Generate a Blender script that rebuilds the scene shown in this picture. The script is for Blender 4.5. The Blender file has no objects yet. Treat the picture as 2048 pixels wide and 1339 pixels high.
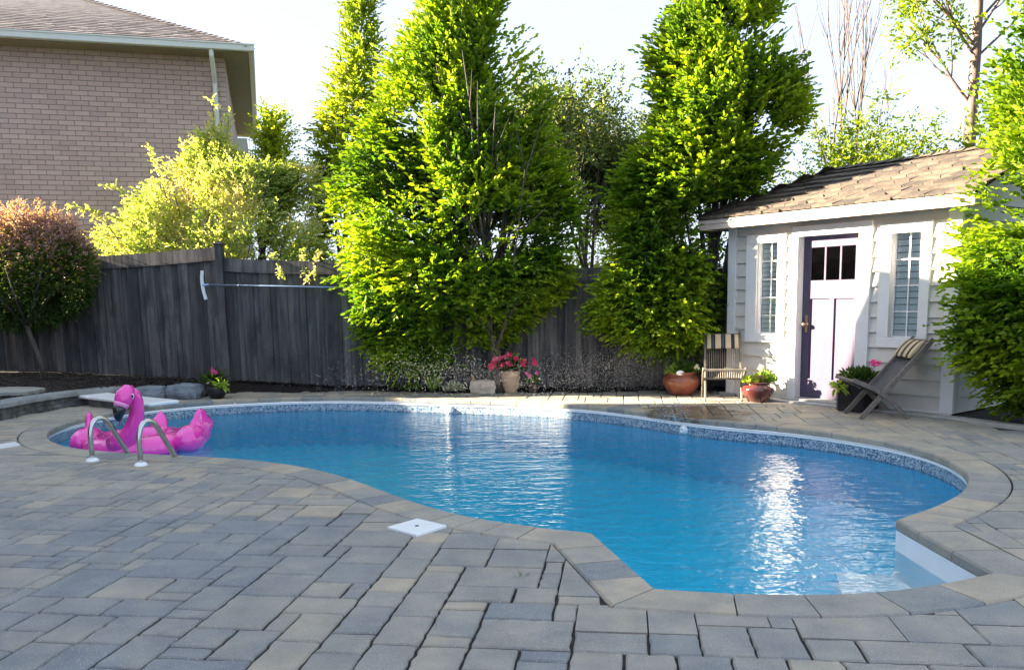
import bpy, bmesh, math, random
import numpy as np
from mathutils import Vector, Matrix, noise
R = math.radians
random.seed(7); RNG = np.random.default_rng(7)
S = bpy.context.scene; COL = S.collection

# ---------------------------------------------------------------- camera, world, sun
CAM_H, PITCH, ROLL, FPX = 1.42, R(8.2), R(1.06), 1690.0
cd = bpy.data.cameras.new('camera'); cam = bpy.data.objects.new('camera', cd); COL.objects.link(cam)
cd.sensor_width = 36; cd.lens = FPX / 2048 * 36; cd.shift_y = (837.5 - 669.5) / 2048
cd.clip_start = 0.05; cd.clip_end = 2000
cam.matrix_world = Matrix.Translation((0, 0, CAM_H)) @ Matrix.Rotation(R(90) - PITCH, 4, 'X') @ Matrix.Rotation(-ROLL, 4, 'Z')
S.camera = cam
SUN_EL = R(18.0); SUN_DIR = Vector((-.996 * math.cos(SUN_EL), .09 * math.cos(SUN_EL), math.sin(SUN_EL))).normalized()
W = bpy.data.worlds.new('World'); S.world = W; W.use_nodes = True
nt = W.node_tree; bg = nt.nodes['Background']
sky = nt.nodes.new('ShaderNodeTexSky'); sky.sky_type = 'NISHITA'; sky.sun_disc = False
sky.sun_elevation = SUN_EL; sky.sun_rotation = math.atan2(SUN_DIR.x, SUN_DIR.y); sky.air_density = 1.0; sky.dust_density = 2.4; sky.ozone_density = 1.0
mxs = nt.nodes.new('ShaderNodeMix'); mxs.data_type = 'RGBA'; mxs.inputs[0].default_value = .95   # thin even evening haze over the clear sky
nt.links.new(sky.outputs[0], mxs.inputs[6]); mxs.inputs[7].default_value = (.50, .575, .725, 1)
nt.links.new(mxs.outputs[2], bg.inputs[0]); bg.inputs[1].default_value = .15
sl = bpy.data.lights.new('sun', 'SUN'); sl.energy = 4.1; sl.angle = R(.53); sl.color = (1, .84, .62)
so = bpy.data.objects.new('sun', sl); COL.objects.link(so); so.rotation_euler = SUN_DIR.to_track_quat('Z', 'Y').to_euler()
S.view_settings.view_transform = 'Standard'; S.view_settings.look = 'None'; S.view_settings.exposure = 3.53; S.view_settings.gamma = 1

# ---------------------------------------------------------------- measuring helpers (photo pixel -> place in the yard)
_cp, _sp, _cr, _sr = math.cos(PITCH), math.sin(PITCH), math.cos(-ROLL), math.sin(-ROLL)
_M = np.array([[_cr, -_sr, 0], [_sr, _cr, 0], [0, 0, 1]]) @ np.array([[1, 0, 0], [0, _cp, -_sp], [0, _sp, _cp]])
def ray(x, y):
    d = _M.T @ np.array([(x - 1024) / FPX, (y - 837.5) / FPX, 1.]); return Vector((d[0], d[2], -d[1]))
def G(x, y, z=0.):
    d = ray(x, y); return Vector((0, 0, CAM_H)) + d * ((z - CAM_H) / d.z)
def atY(x, y, Y):
    d = ray(x, y); return Vector((0, 0, CAM_H)) + d * (Y / d.y)

# ---------------------------------------------------------------- object helpers
def tag(o, label=None, cat=None, group=None, kind=None):
    if label: o['label'] = label
    if cat: o['category'] = cat
    if group: o['group'] = group
    if kind: o['kind'] = kind
    return o
def empty(name, loc=(0, 0, 0), rz=0, **k):
    o = bpy.data.objects.new(name, None); o.empty_display_size = .1; o.location = loc; o.rotation_euler = (0, 0, rz)
    COL.objects.link(o); return tag(o, **k)
def mesh_obj(name, me, mat, parent=None, smooth=False, **k):
    me.name = name; o = bpy.data.objects.new(name, me); COL.objects.link(o)
    for m in (mat if isinstance(mat, (list, tuple)) else [mat]): me.materials.append(m)
    if parent: o.parent = parent
    if smooth: me.polygons.foreach_set('use_smooth', np.ones(len(me.polygons), bool)); 
    return tag(o, **k)
class MB:
    """collects shapes into one mesh"""
    def __init__(s): s.v = []; s.f = []; s.t = []; s.tone = None
    def add(s, vs, fs, tone=0.):
        n = len(s.v); s.v += [tuple(v) for v in vs]; s.f += [tuple(i + n for i in f) for f in fs]; s.t += [tone] * len(vs); return s
    def box(s, a, b, tone=0., M=None, bev=0.):
        x0, y0, z0 = a; x1, y1, z1 = b
        if bev:
            e = bev; vs = []
            for (sx, X) in ((1, x0), (-1, x1)):
                for (sy, Y) in ((1, y0), (-1, y1)):
                    for (sz, Z) in ((1, z0), (-1, z1)):
                        vs += [(X, Y + sy * e, Z + sz * e), (X + sx * e, Y, Z + sz * e), (X + sx * e, Y + sy * e, Z)]
            bm = bmesh.new()
            for v in vs: bm.verts.new(v)
            bmesh.ops.convex_hull(bm, input=bm.verts[:]); bm.verts.index_update()
            vv = [v.co.copy() for v in bm.verts]; ff = [[v.index for v in f.verts] for f in bm.faces]; bm.free()
        else:
            vv = [Vector(p) for p in ((x0,y0,z0),(x1,y0,z0),(x1,y1,z0),(x0,y1,z0),(x0,y0,z1),(x1,y0,z1),(x1,y1,z1),(x0,y1,z1))]
            ff = [(0,3,2,1),(4,5,6,7),(0,1,5,4),(1,2,6,5),(2,3,7,6),(3,0,4,7)]
        if M: vv = [M @ Vector(v) for v in vv]
        return s.add(vv, ff, tone)
    def bar(s, p, q, w, h, up=(0, 0, 1), tone=0., bev=0.):
        p, q = Vector(p), Vector(q); d = (q - p); L = d.length; d.normalize(); u = Vector(up); x = d.cross(u).normalized(); u = x.cross(d)
        M = Matrix.Translation(p) @ Matrix((x, d, u)).transposed().to_4x4()
        return s.box((-w/2, 0, -h/2), (w/2, L, h/2), tone, M, bev)
    def tube(s, pts, r, n=10, cap=True, tone=0., sq=1.):
        pts = [Vector(p) for p in pts]; rs = r if isinstance(r, (list, tuple)) else [r] * len(pts)
        vs = []; fs = []; ref = Vector((0, 0, 1))
        t0 = (pts[1] - pts[0]).normalized()
        if abs(t0.z) > .9: ref = Vector((1, 0, 0))
        x = t0.cross(ref).normalized()
        for i, p in enumerate(pts):
            t = (pts[min(i+1, len(pts)-1)] - pts[max(i-1, 0)]).normalized()
            x = (x - t * x.dot(t)).normalized(); y = t.cross(x)
            for k in range(n):
                a = 2*math.pi*k/n; vs.append(p + (x*math.cos(a) + y*math.sin(a)*sq) * rs[i])
        for i in range(len(pts)-1):
            for k in range(n): fs.append((i*n+k, i*n+(k+1)%n, (i+1)*n+(k+1)%n, (i+1)*n+k))
        if cap: fs.append(tuple(range(n))[::-1]); fs.append(tuple((len(pts)-1)*n+k for k in range(n)))
        return s.add(vs, fs, tone)
    def lathe(s, prof, n=32, c=(0, 0, 0), tone=0., sx=1., sy=1., M=None):
        vs = []; fs = []; m = len(prof)
        for k in range(n):
            a = 2*math.pi*k/n
            for r, z in prof: vs.append(Vector((c[0]+r*math.cos(a)*sx, c[1]+r*math.sin(a)*sy, c[2]+z)))
        for k in range(n):
            for i in range(m-1):
                a, b = k*m+i, ((k+1) % n)*m+i; fs.append((a, b, b+1, a+1))
        if M: vs = [M @ v for v in vs]
        return s.add(vs, fs, tone)
    def ball(s, c, r, n=14, m=9, M=None, tone=0., wob=0.):
        c = Vector(c); r = Vector(r) if hasattr(r, '__len__') else Vector((r, r, r)); vs = []; fs = []
        for i in range(m+1):
            th = math.pi*i/m
            for k in range(n):
                a = 2*math.pi*k/n; d = Vector((math.sin(th)*math.cos(a), math.sin(th)*math.sin(a), math.cos(th)))
                q = 1 + (wob * noise.noise(d*2.2 + c*3) if wob else 0)
                v = Vector((d.x*r.x, d.y*r.y, d.z*r.z))*q
                vs.append(c + ((M @ v) if M else v))
        for i in range(m):
            for k in range(n): fs.append((i*n+k, (i+1)*n+k, (i+1)*n+(k+1)%n, i*n+(k+1)%n))
        return s.add(vs, fs, tone)
    def build(s, name, mat, parent=None, smooth=False, weld=False, **k):
        me = bpy.data.meshes.new(name); me.from_pydata(s.v, [], s.f)
        if any(s.t): me.attributes.new('tone', 'FLOAT', 'POINT').data.foreach_set('value', s.t)
        if weld or True:
            bm = bmesh.new(); bm.from_mesh(me)
            if weld: bmesh.ops.remove_doubles(bm, verts=bm.verts, dist=1e-4)
            bmesh.ops.recalc_face_normals(bm, faces=bm.faces); bm.to_mesh(me); bm.free()
        return mesh_obj(name, me, mat, parent, smooth, **k)

# ---------------------------------------------------------------- materials
def newmat(name):
    m = bpy.data.materials.new(name); m.use_nodes = True; n = m.node_tree; b = n.nodes['Principled BSDF']; return m, n, b
def N(n, t, **k):
    x = n.nodes.new(t)
    for a, v in k.items(): setattr(x, a, v)
    return x
def ramp(n, fac, stops, interp='LINEAR'):
    r = N(n, 'ShaderNodeValToRGB'); r.color_ramp.interpolation = interp; e = r.color_ramp.elements
    while len(e) < len(stops): e.new(.5)
    for i, (p, c) in enumerate(stops): e[i].position = p; e[i].color = (*c, 1) if len(c) == 3 else c
    if fac is not None: n.links.new(fac, r.inputs[0])
    return r.outputs[0]
def tex(n, scale, detail=4, rough=.55, vec=None, kind='Noise', **k):
    t = N(n, 'ShaderNodeTex' + kind); t.inputs['Scale'].default_value = scale
    if kind == 'Noise': t.inputs['Detail'].default_value = detail; t.inputs['Roughness'].default_value = rough
    if vec is None: vec = N(n, 'ShaderNodeTexCoord').outputs['Object']
    n.links.new(vec, t.inputs['Vector']); return t
def mapped(n, scale=(1, 1, 1), rot=(0, 0, 0)):
    mp = N(n, 'ShaderNodeMapping'); mp.inputs['Scale'].default_value = scale; mp.inputs['Rotation'].default_value = rot
    n.links.new(N(n, 'ShaderNodeTexCoord').outputs['Object'], mp.inputs[0]); return mp.outputs[0]
def mixc(n, fac, a, b, mode='MIX'):
    m = N(n, 'ShaderNodeMix', data_type='RGBA', blend_type=mode)
    if isinstance(fac, (int, float)): m.inputs[0].default_value = fac
    else: n.links.new(fac, m.inputs[0])
    for i, v in ((6, a), (7, b)):
        if hasattr(v, 'is_linked') or hasattr(v, 'links'): n.links.new(v, m.inputs[i])
        else: m.inputs[i].default_value = (*v, 1)
    return m.outputs[2]
def bump(n, b, h, st=.3, dist=.01):
    u = N(n, 'ShaderNodeBump'); u.inputs['Strength'].default_value = st; u.inputs['Distance'].default_value = dist
    n.links.new(h, u.inputs['Height']); n.links.new(u.outputs[0], b.inputs['Normal']); return u
def simple(name, c, rough=.6, var=.15, scale=8, metal=0., bst=.15, bscale=60, coat=0., dirt=None):
    m, n, b = newmat(name); t = tex(n, scale)
    lo = tuple(x*(1-var) for x in c); hi = tuple(min(1, x*(1+var)) for x in c)
    o = ramp(n, t.outputs[0], [(.3, lo), (.7, hi)])
    if dirt:
        t3 = tex(n, 2.3, 8, .7); o = mixc(n, ramp(n, t3.outputs[0], [(.52, (0, 0, 0)), (.75, (1, 1, 1))]), o, dirt)
    n.links.new(o, b.inputs['Base Color']); b.inputs['Roughness'].default_value = rough; b.inputs['Metallic'].default_value = metal
    if coat: b.inputs['Coat Weight'].default_value = coat
    if bst: bump(n, b, tex(n, bscale, 3).outputs[0], bst, .004)
    return m
def attr(n, name='tone'):
    a = N(n, 'ShaderNodeAttribute'); a.attribute_name = name; return a.outputs['Fac']
def leafmat(name, stops, trans=.45, rough=.5):
    m = bpy.data.materials.new(name); m.use_nodes = True; n = m.node_tree; b = n.nodes['Principled BSDF']
    c = ramp(n, attr(n), stops); b.inputs['Roughness'].default_value = rough; b.inputs['Specular IOR Level'].default_value = .3
    n.links.new(c, b.inputs['Base Color']); tr = N(n, 'ShaderNodeBsdfTranslucent')
    c2 = mixc(n, 1.0, c, (.95, 1., .30), 'MULTIPLY'); c3 = mixc(n, 1., c2, (1.55, 1.55, 1.3), 'MULTIPLY')
    n.links.new(c3, tr.inputs[0]); mx = N(n, 'ShaderNodeMixShader'); mx.inputs[0].default_value = trans
    n.links.new(b.outputs[0], mx.inputs[1]); n.links.new(tr.outputs[0], mx.inputs[2])
    n.links.new(mx.outputs[0], n.nodes['Material Output'].inputs[0]); return m
def woodmat(name, c0, c1, axis=2, rough=.75, streak=(1, 1, .07), sc=22, dark=None, bst=.4):
    m, n, b = newmat(name)
    vec = mapped(n, streak); t = tex(n, sc, 6, .65, vec)
    o = ramp(n, t.outputs[0], [(.28, c0), (.72, c1)])
    o = mixc(n, .75, o, ramp(n, attr(n), [(0, (.42, .43, .46)), (.5, (1, 1, 1)), (1, (1.75, 1.7, 1.62))]), 'MULTIPLY')
    k = tex(n, 3.2, 5, .6, mapped(n, (1.6, 1, .5)))
    o = mixc(n, ramp(n, k.outputs[0], [(.45, (0, 0, 0)), (.7, (.8, .8, .8))]), o, dark or tuple(x*.45 for x in c0))
    n.links.new(o, b.inputs['Base Color']); b.inputs['Roughness'].default_value = rough; bump(n, b, t.outputs[0], bst, .006); return m

# pavers: each stone has its own tone (0 slate blue .. 1 tan) and stays rough
def pavermat():
    m, n, b = newmat('paver_stone')
    tn = tex(n, 3.6, 3, .55); tm = N(n, 'ShaderNodeMath', operation='MULTIPLY_ADD'); n.links.new(tn.outputs[0], tm.inputs[0]); tm.inputs[1].default_value = .9
    ta = N(n, 'ShaderNodeMath', operation='SUBTRACT'); n.links.new(attr(n), ta.inputs[0]); ta.inputs[1].default_value = .45; n.links.new(ta.outputs[0], tm.inputs[2])
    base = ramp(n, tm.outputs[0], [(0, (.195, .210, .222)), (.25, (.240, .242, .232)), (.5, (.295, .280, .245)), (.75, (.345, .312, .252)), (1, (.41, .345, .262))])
    big = tex(n, 5, 5, .6); o = mixc(n, .55, base, ramp(n, big.outputs[0], [(.3, (.72, .74, .78)), (.7, (1.25, 1.22, 1.15))]), 'MULTIPLY')
    fl = tex(n, 150, 2, .5); o = mixc(n, ramp(n, fl.outputs[0], [(.62, (0, 0, 0)), (.70, (.8, .8, .8))]), o, (.50, .50, .47))
    fd = tex(n, 120, 2, .5); o = mixc(n, ramp(n, fd.outputs[0], [(.27, (.6, .6, .6)), (.36, (0, 0, 0))]), o, (.05, .055, .06))
    st = tex(n, 1.3, 6, .65); o = mixc(n, .5, o, ramp(n, st.outputs[0], [(.35, (.78, .78, .8)), (.6, (1.1, 1.1, 1.08))]), 'MULTIPLY')
    # splash stain round the pool jet
    g = N(n, 'ShaderNodeNewGeometry'); off = N(n, 'ShaderNodeVectorMath', operation='DISTANCE')
    n.links.new(g.outputs['Position'], off.inputs[0]); off.inputs[1].default_value = (2.15, 10.1, 0)
    wn = tex(n, 2.2, 5, .6, mapped(n, (1, 1.6, 1))); ad = N(n, 'ShaderNodeMath', operation='MULTIPLY_ADD')
    n.links.new(wn.outputs[0], ad.inputs[0]); ad.inputs[1].default_value = 1.5; n.links.new(off.outputs['Value'], ad.inputs[2])
    wet = ramp(n, ad.outputs[0], [(.0, (1, 1, 1)), (.5, (1, 1, 1)), (1., (0, 0, 0))]);
    sc = N(n, 'ShaderNodeMath', operation='MULTIPLY'); n.links.new(ad.outputs[0], sc.inputs[0]); sc.inputs[1].default_value = .42
    wet = ramp(n, sc.outputs[0], [(.56, (1, 1, 1)), (.62, (0, 0, 0))])
    o2 = mixc(n, 1., o, (.50, .44, .38), 'MULTIPLY'); o = mixc(n, wet, o, o2)
    rr = N(n, 'ShaderNodeMapRange'); n.links.new(wet, rr.inputs[0]); rr.inputs[3].default_value = .78; rr.inputs[4].default_value = .25
    n.links.new(rr.outputs[0], b.inputs['Roughness']); n.links.new(o, b.inputs['Base Color'])
    b.inputs['Specular IOR Level'].default_value = .35
    bump(n, b, tex(n, 140, 4, .7).outputs[0], .55, .004); return m
M_PAVE = pavermat()
M_JOINT = simple('joint_sand', (.020, .019, .018), .95, .4, 30)
M_MULCH = simple('mulch', (.016, .012, .011), .95, .6, 45, bst=1., bscale=40)
M_EARTH = simple('soil', (.05, .06, .03), .95, .5, 3)
M_WHITE = simple('white_plastic', (.80, .82, .84), .35, .03, 4, bst=0)
M_TRIM = simple('white_trim_paint', (.74, .74, .75), .5, .04, 5, bst=.08, dirt=(.66, .65, .62))
M_SIDING = simple('cream_siding_paint', (.60, .575, .54), .6, .05, 3, bst=.12, dirt=(.50, .47, .43))
M_SIDING2 = simple('sage_siding_paint', (.50, .54, .48), .6, .05, 3, bst=.12)
M_DOOR = woodmat('lilac_door_paint', (.125, .098, .170), (.148, .115, .198), sc=10, streak=(1, 1, .1), dark=(.108, .09, .145), bst=.15)
M_STEEL = simple('stainless_steel', (.55, .56, .55), .22, .05, 8, metal=1., bst=.0)
M_BRASS = simple('aged_brass', (.55, .38, .18), .3, .1, 8, metal=1., bst=0)
M_BLACKM = simple('black_iron', (.015, .014, .02), .35, .1, 8, bst=0)
M_STONE = simple('grey_boulder', (.17, .20, .23), .85, .35, 5, bst=.8, bscale=18)
M_LIME = simple('pale_limestone', (.55, .47, .38), .9, .2, 12, bst=.9, bscale=22)
M_CAP = simple('concrete_cap', (.25, .265, .27), .9, .18, 7, bst=.4, bscale=60, dirt=(.15, .16, .15))
M_BLOCK = simple('split_face_block', (.10, .10, .10), .95, .55, 9, bst=1., bscale=16, dirt=(.04, .04, .045))
M_CURB = simple('concrete_curb', (.34, .34, .33), .85, .15, 8, bst=.4, bscale=50)
M_FENCE = woodmat('weathered_fence_wood', (.024, .024, .027), (.145, .138, .136), sc=11, streak=(1.5, 1, .06), dark=(.014, .015, .02))
M_TEAK = woodmat('weathered_teak', (.11, .095, .082), (.25, .22, .19), sc=30, streak=(1, 1, 1), dark=(.10, .085, .075), bst=.3)
M_SHAKE = woodmat('cedar_shake', (.050, .040, .032), (.135, .105, .082), sc=30, streak=(1, .12, 1), dark=(.045, .036, .03), bst=.6)
M_BARK = woodmat('grey_bark', (.10, .085, .07), (.22, .19, .16), sc=30, streak=(1, 1, .3), bst=.6)
M_BARK2 = woodmat('pinkish_bark', (.20, .13, .10), (.38, .27, .22), sc=24, streak=(1, 1, .4), bst=.6)
M_TWIG = simple('dry_twig', (.10, .075, .065), .8, .25, 20, bst=0)
M_PINK = simple('pink_vinyl', (.88, .05, .45), .2, .05, 3, bst=.0, coat=.9)
M_BEAK = simple('black_vinyl', (.012, .012, .014), .2, .1, 3, bst=0, coat=.6)
M_PALEPINK = simple('pale_pink_vinyl', (.85, .30, .58), .3, .05, 3, bst=0)
M_GLAZE = simple('oxblood_glaze', (.085, .022, .018), .12, .45, 6, bst=.05, bscale=14, coat=.8)
M_GLAZE2 = simple('rust_glaze', (.22, .065, .035), .3, .4, 6, bst=.1, bscale=14, coat=.4)
M_TERRA = simple('beige_clay', (.52, .36, .25), .65, .08, 6, bst=.15)
M_WICKER = None
M_SOILPOT = simple('potting_soil', (.03, .02, .015), .95, .4, 60)
M_POLE = simple('blue_aluminium', (.30, .42, .62), .3, .06, 8, metal=.6, bst=0)
M_NAVY = simple('navy_cord', (.035, .037, .05), .8, .3, 60, bst=.3)
M_CORD = simple('tan_cord', (.30, .27, .22), .8, .3, 60, bst=.3)

def glassmat(name, tint=(.9, .95, .95), rough=.02, ior=1.5, dark=None):
    m = bpy.data.materials.new(name); m.use_nodes = True; n = m.node_tree; n.nodes.remove(n.nodes['Principled BSDF'])
    fr = N(n, 'ShaderNodeFresnel'); fr.inputs[0].default_value = ior; tr = N(n, 'ShaderNodeBsdfTransparent'); tr.inputs[0].default_value = (*tint, 1)
    gl = N(n, 'ShaderNodeBsdfGlossy'); gl.inputs['Roughness'].default_value = rough; mx = N(n, 'ShaderNodeMixShader')
    nz = tex(n, 7, 3); bu = N(n, 'ShaderNodeBump'); bu.inputs['Strength'].default_value = .25; bu.inputs['Distance'].default_value = .01
    n.links.new(nz.outputs[0], bu.inputs['Height']); n.links.new(bu.outputs[0], gl.inputs['Normal'])
    n.links.new(fr.outputs[0], mx.inputs[0]); n.links.new(tr.outputs[0], mx.inputs[1]); n.links.new(gl.outputs[0], mx.inputs[2])
    n.links.new(mx.outputs[0], n.nodes['Material Output'].inputs[0]); return m
M_GLASS = glassmat('window_glass', (.95, .98, .98)); M_GLASSD = glassmat('dark_door_glass', (.35, .33, .30), .08)

def watermat():
    m = bpy.data.materials.new('pool_water'); m.use_nodes = True; n = m.node_tree; n.nodes.remove(n.nodes['Principled BSDF'])
    a = tex(n, 5.5, 3, .55, mapped(n, (.7, 1.5, 1), (0, 0, R(10)))); b_ = tex(n, 22, 2, .5, mapped(n, (.8, 1.3, 1))); c = tex(n, 2.2, 2, .5)
    s1 = N(n, 'ShaderNodeMath', operation='MULTIPLY_ADD'); n.links.new(b_.outputs[0], s1.inputs[0]); s1.inputs[1].default_value = .30; n.links.new(a.outputs[0], s1.inputs[2])
    s2 = N(n, 'ShaderNodeMath', operation='MULTIPLY_ADD'); n.links.new(c.outputs[0], s2.inputs[0]); s2.inputs[1].default_value = 1.0; n.links.new(s1.outputs[0], s2.inputs[2])
    bu = N(n, 'ShaderNodeBump'); bu.inputs['Strength'].default_value = .85; bu.inputs['Distance'].default_value = .022; n.links.new(s2.outputs[0], bu.inputs['Height'])
    fr = N(n, 'ShaderNodeFresnel'); fr.inputs[0].default_value = 1.33; n.links.new(bu.outputs[0], fr.inputs[1])
    gl = N(n, 'ShaderNodeBsdfGlossy'); gl.inputs['Roughness'].default_value = .03; n.links.new(bu.outputs[0], gl.inputs['Normal'])
    tr = N(n, 'ShaderNodeBsdfTransparent'); tr.inputs[0].default_value = (.80, .97, 1.0, 1)
    mx = N(n, 'ShaderNodeMixShader'); n.links.new(fr.outputs[0], mx.inputs[0]); n.links.new(tr.outputs[0], mx.inputs[1]); n.links.new(gl.outputs[0], mx.inputs[2])
    n.links.new(mx.outputs[0], n.nodes['Material Output'].inputs[0]); return m
M_WATER = watermat()
def linermat():
    m, n, b = newmat('blue_vinyl_liner'); t = tex(n, 14, 5, .7)
    o = ramp(n, t.outputs[0], [(.3, (.004, .50, .72)), (.7, (.015, .62, .84))])
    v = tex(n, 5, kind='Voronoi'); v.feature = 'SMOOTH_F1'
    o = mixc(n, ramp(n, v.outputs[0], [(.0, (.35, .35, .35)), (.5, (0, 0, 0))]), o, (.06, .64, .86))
    n.links.new(o, b.inputs['Base Color']); b.inputs['Roughness'].default_value = .5; return m
M_LINER = linermat()
def mosaicmat():
    m, n, b = newmat('mosaic_border'); v = tex(n, 95, kind='Voronoi'); 
    o = ramp(n, N(n, 'ShaderNodeSeparateColor').outputs[0], [(0, (0, 0, 0)), (1, (1, 1, 1))])
    sc = n.nodes[-1]; sep = [x for x in n.nodes if x.type == 'SEPARATE_COLOR'][0]; n.links.new(v.outputs['Color'], sep.inputs[0])
    o = ramp(n, sep.outputs[0], [(0, (.05, .11, .19)), (.35, (.13, .23, .34)), (.55, (.33, .42, .49)), (.8, (.50, .55, .59))], 'CONSTANT')
    n.links.new(o, b.inputs['Base Color']); b.inputs['Roughness'].default_value = .4; return m
M_MOSAIC = mosaicmat()
def brickmat():
    m, n, b = newmat('pink_beige_brick'); tc = N(n, 'ShaderNodeTexCoord'); sp = N(n, 'ShaderNodeSeparateXYZ'); n.links.new(tc.outputs['Object'], sp.inputs[0])
    xa = N(n, 'ShaderNodeMath', operation='ADD'); n.links.new(sp.outputs[0], xa.inputs[0]); n.links.new(sp.outputs[1], xa.inputs[1])
    cb = N(n, 'ShaderNodeCombineXYZ'); n.links.new(xa.outputs[0], cb.inputs[0]); n.links.new(sp.outputs[2], cb.inputs[1])
    br = N(n, 'ShaderNodeTexBrick'); n.links.new(cb.outputs[0], br.inputs['Vector']); br.inputs['Scale'].default_value = 1
    br.inputs['Brick Width'].default_value = .262; br.inputs['Row Height'].default_value = .0865; br.inputs['Mortar Size'].default_value = .0055; br.inputs['Mortar Smooth'].default_value = .2; br.inputs['Bias'].default_value = .0
    br.offset_frequency = 2; br.offset = .5
    br.inputs['Color1'].default_value = (.49, .39, .355, 1); br.inputs['Color2'].default_value = (.41, .325, .30, 1); br.inputs['Mortar'].default_value = (.19, .155, .14, 1)
    t = tex(n, 38, 4, .7); o = mixc(n, .6, br.outputs[0], ramp(n, t.outputs[0], [(.3, (.8, .8, .8)), (.7, (1.25, 1.22, 1.2))]), 'MULTIPLY')
    t2 = tex(n, .5, 3, .6); o = mixc(n, .5, o, ramp(n, t2.outputs[0], [(.3, (.85, .84, .84)), (.7, (1.15, 1.13, 1.1))]), 'MULTIPLY')
    n.links.new(o, b.inputs['Base Color']); b.inputs['Roughness'].default_value = .9
    iv = N(n, 'ShaderNodeMath', operation='SUBTRACT'); iv.inputs[0].default_value = 1; n.links.new(br.outputs['Fac'], iv.inputs[1]); bump(n, b, iv.outputs[0], .8, .012); return m
M_BRICK = brickmat()
M_SOFFIT = simple('olive_soffit', (.26, .235, .15), .7, .05, 3, bst=0)
M_SHINGLE = woodmat('brown_asphalt_shingle', (.125, .108, .108), (.22, .195, .195), sc=60, streak=(1, 1, 1), dark=(.09, .07, .07), bst=.5)
M_GUTTER = simple('white_gutter', (.62, .66, .62), .4, .03, 4, bst=0)

# hornbeam leaves are yellow green when young, deeper green when older; stops also tinted towards sunlit and shaded green
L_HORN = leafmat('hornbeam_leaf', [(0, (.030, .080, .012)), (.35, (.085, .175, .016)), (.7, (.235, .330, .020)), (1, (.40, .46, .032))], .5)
L_YEL = leafmat('yellow_green_leaf', [(0, (.08, .14, .02)), (.5, (.22, .30, .03)), (1, (.40, .42, .05))], .5)
L_VAR = leafmat('variegated_leaf', [(0, (.07, .14, .03)), (.4, (.22, .32, .08)), (.75, (.48, .53, .20)), (1, (.66, .58, .36))], .4)
L_OLIVE = leafmat('olive_leaf', [(0, (.05, .085, .04)), (.6, (.12, .17, .07)), (1, (.34, .33, .14))], .35)
L_SHRUB = leafmat('shrub_leaf', [(0, (.018, .045, .010)), (.45, (.045, .095, .014)), (.7, (.12, .16, .03)), (.78, (.28, .15, .14)), (1, (.50, .31, .35))], .3)
L_IVY = L_HORN
L_GRASS = leafmat('plant_blade', [(0, (.05, .12, .02)), (.6, (.16, .28, .04)), (1, (.45, .55, .10))], .35)
L_PINKF = leafmat('pink_petal', [(0, (.62, .02, .10)), (.6, (.80, .05, .17)), (1, (.85, .30, .36))], .25)
L_HOTF = leafmat('hot_pink_petal', [(0, (.75, .05, .30)), (1, (.88, .22, .48))], .25)
L_WHITEF = leafmat('cream_petal', [(0, (.7, .68, .55)), (1, (.85, .82, .75))], .25)
L_SILV = leafmat('silvery_leaf', [(0, (.25, .28, .20)), (1, (.55, .56, .40))], .25)

# ---------------------------------------------------------------- foliage
def leaves_to_mesh(name, P, D, U, L, Wd, T, mat, parent=None, fold=.25, extra=None, **k):
    """P base points, D direction, U up-ish normal, L length, Wd width, T tone; each leaf a folded pair of faces"""
    D = D / np.linalg.norm(D, axis=1, keepdims=True); Sd = np.cross(D, U); Sd /= (np.linalg.norm(Sd, axis=1, keepdims=True) + 1e-9); U = np.cross(Sd, D)
    L = L[:, None]; Wd = Wd[:, None]; n = len(P); up = U * Wd * fold
    V = np.stack([P, P + D*L*.32 + Sd*Wd*.46 + up, P + D*L*.70 + Sd*Wd*.36 + up*.8 - U*L*.04, P + D*L - U*L*.14, P + D*L*.70 - Sd*Wd*.36 + up*.8 - U*L*.04, P + D*L*.32 - Sd*Wd*.46 + up], 1).reshape(-1, 3)
    idx = np.arange(n)[:, None] * 6; F = np.concatenate([idx + np.array([[0, 1, 2]]), idx + np.array([[0, 2, 3]]), idx + np.array([[0, 3, 4]]), idx + np.array([[0, 4, 5]])], 1).reshape(-1)
    tone = np.repeat(T, 6)
    if extra is not None and extra.v:
        ev = np.array(extra.v); nv = len(V); ef = []
        for f in extra.f:
            for j in range(1, len(f)-1): ef += [f[0]+nv, f[j]+nv, f[j+1]+nv]
        V = np.concatenate([V, ev]); nf0 = len(F) // 3; F = np.concatenate([F, np.array(ef, int)]); tone = np.concatenate([tone, np.array(extra.t)])
    me = bpy.data.meshes.new(name); me.vertices.add(len(V)); me.vertices.foreach_set('co', V.astype(np.float32).ravel())
    me.loops.add(len(F)); me.loops.foreach_set('vertex_index', F.astype(np.int32)); nf = len(F) // 3
    me.polygons.add(nf); me.polygons.foreach_set('loop_start', np.arange(nf, dtype=np.int32) * 3); 
    me.update(calc_edges=True); me.attributes.new('tone', 'FLOAT', 'POINT').data.foreach_set('value', tone.astype(np.float32))
    me.validate(); return mesh_obj(name, me, mat, parent, **k)

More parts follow.
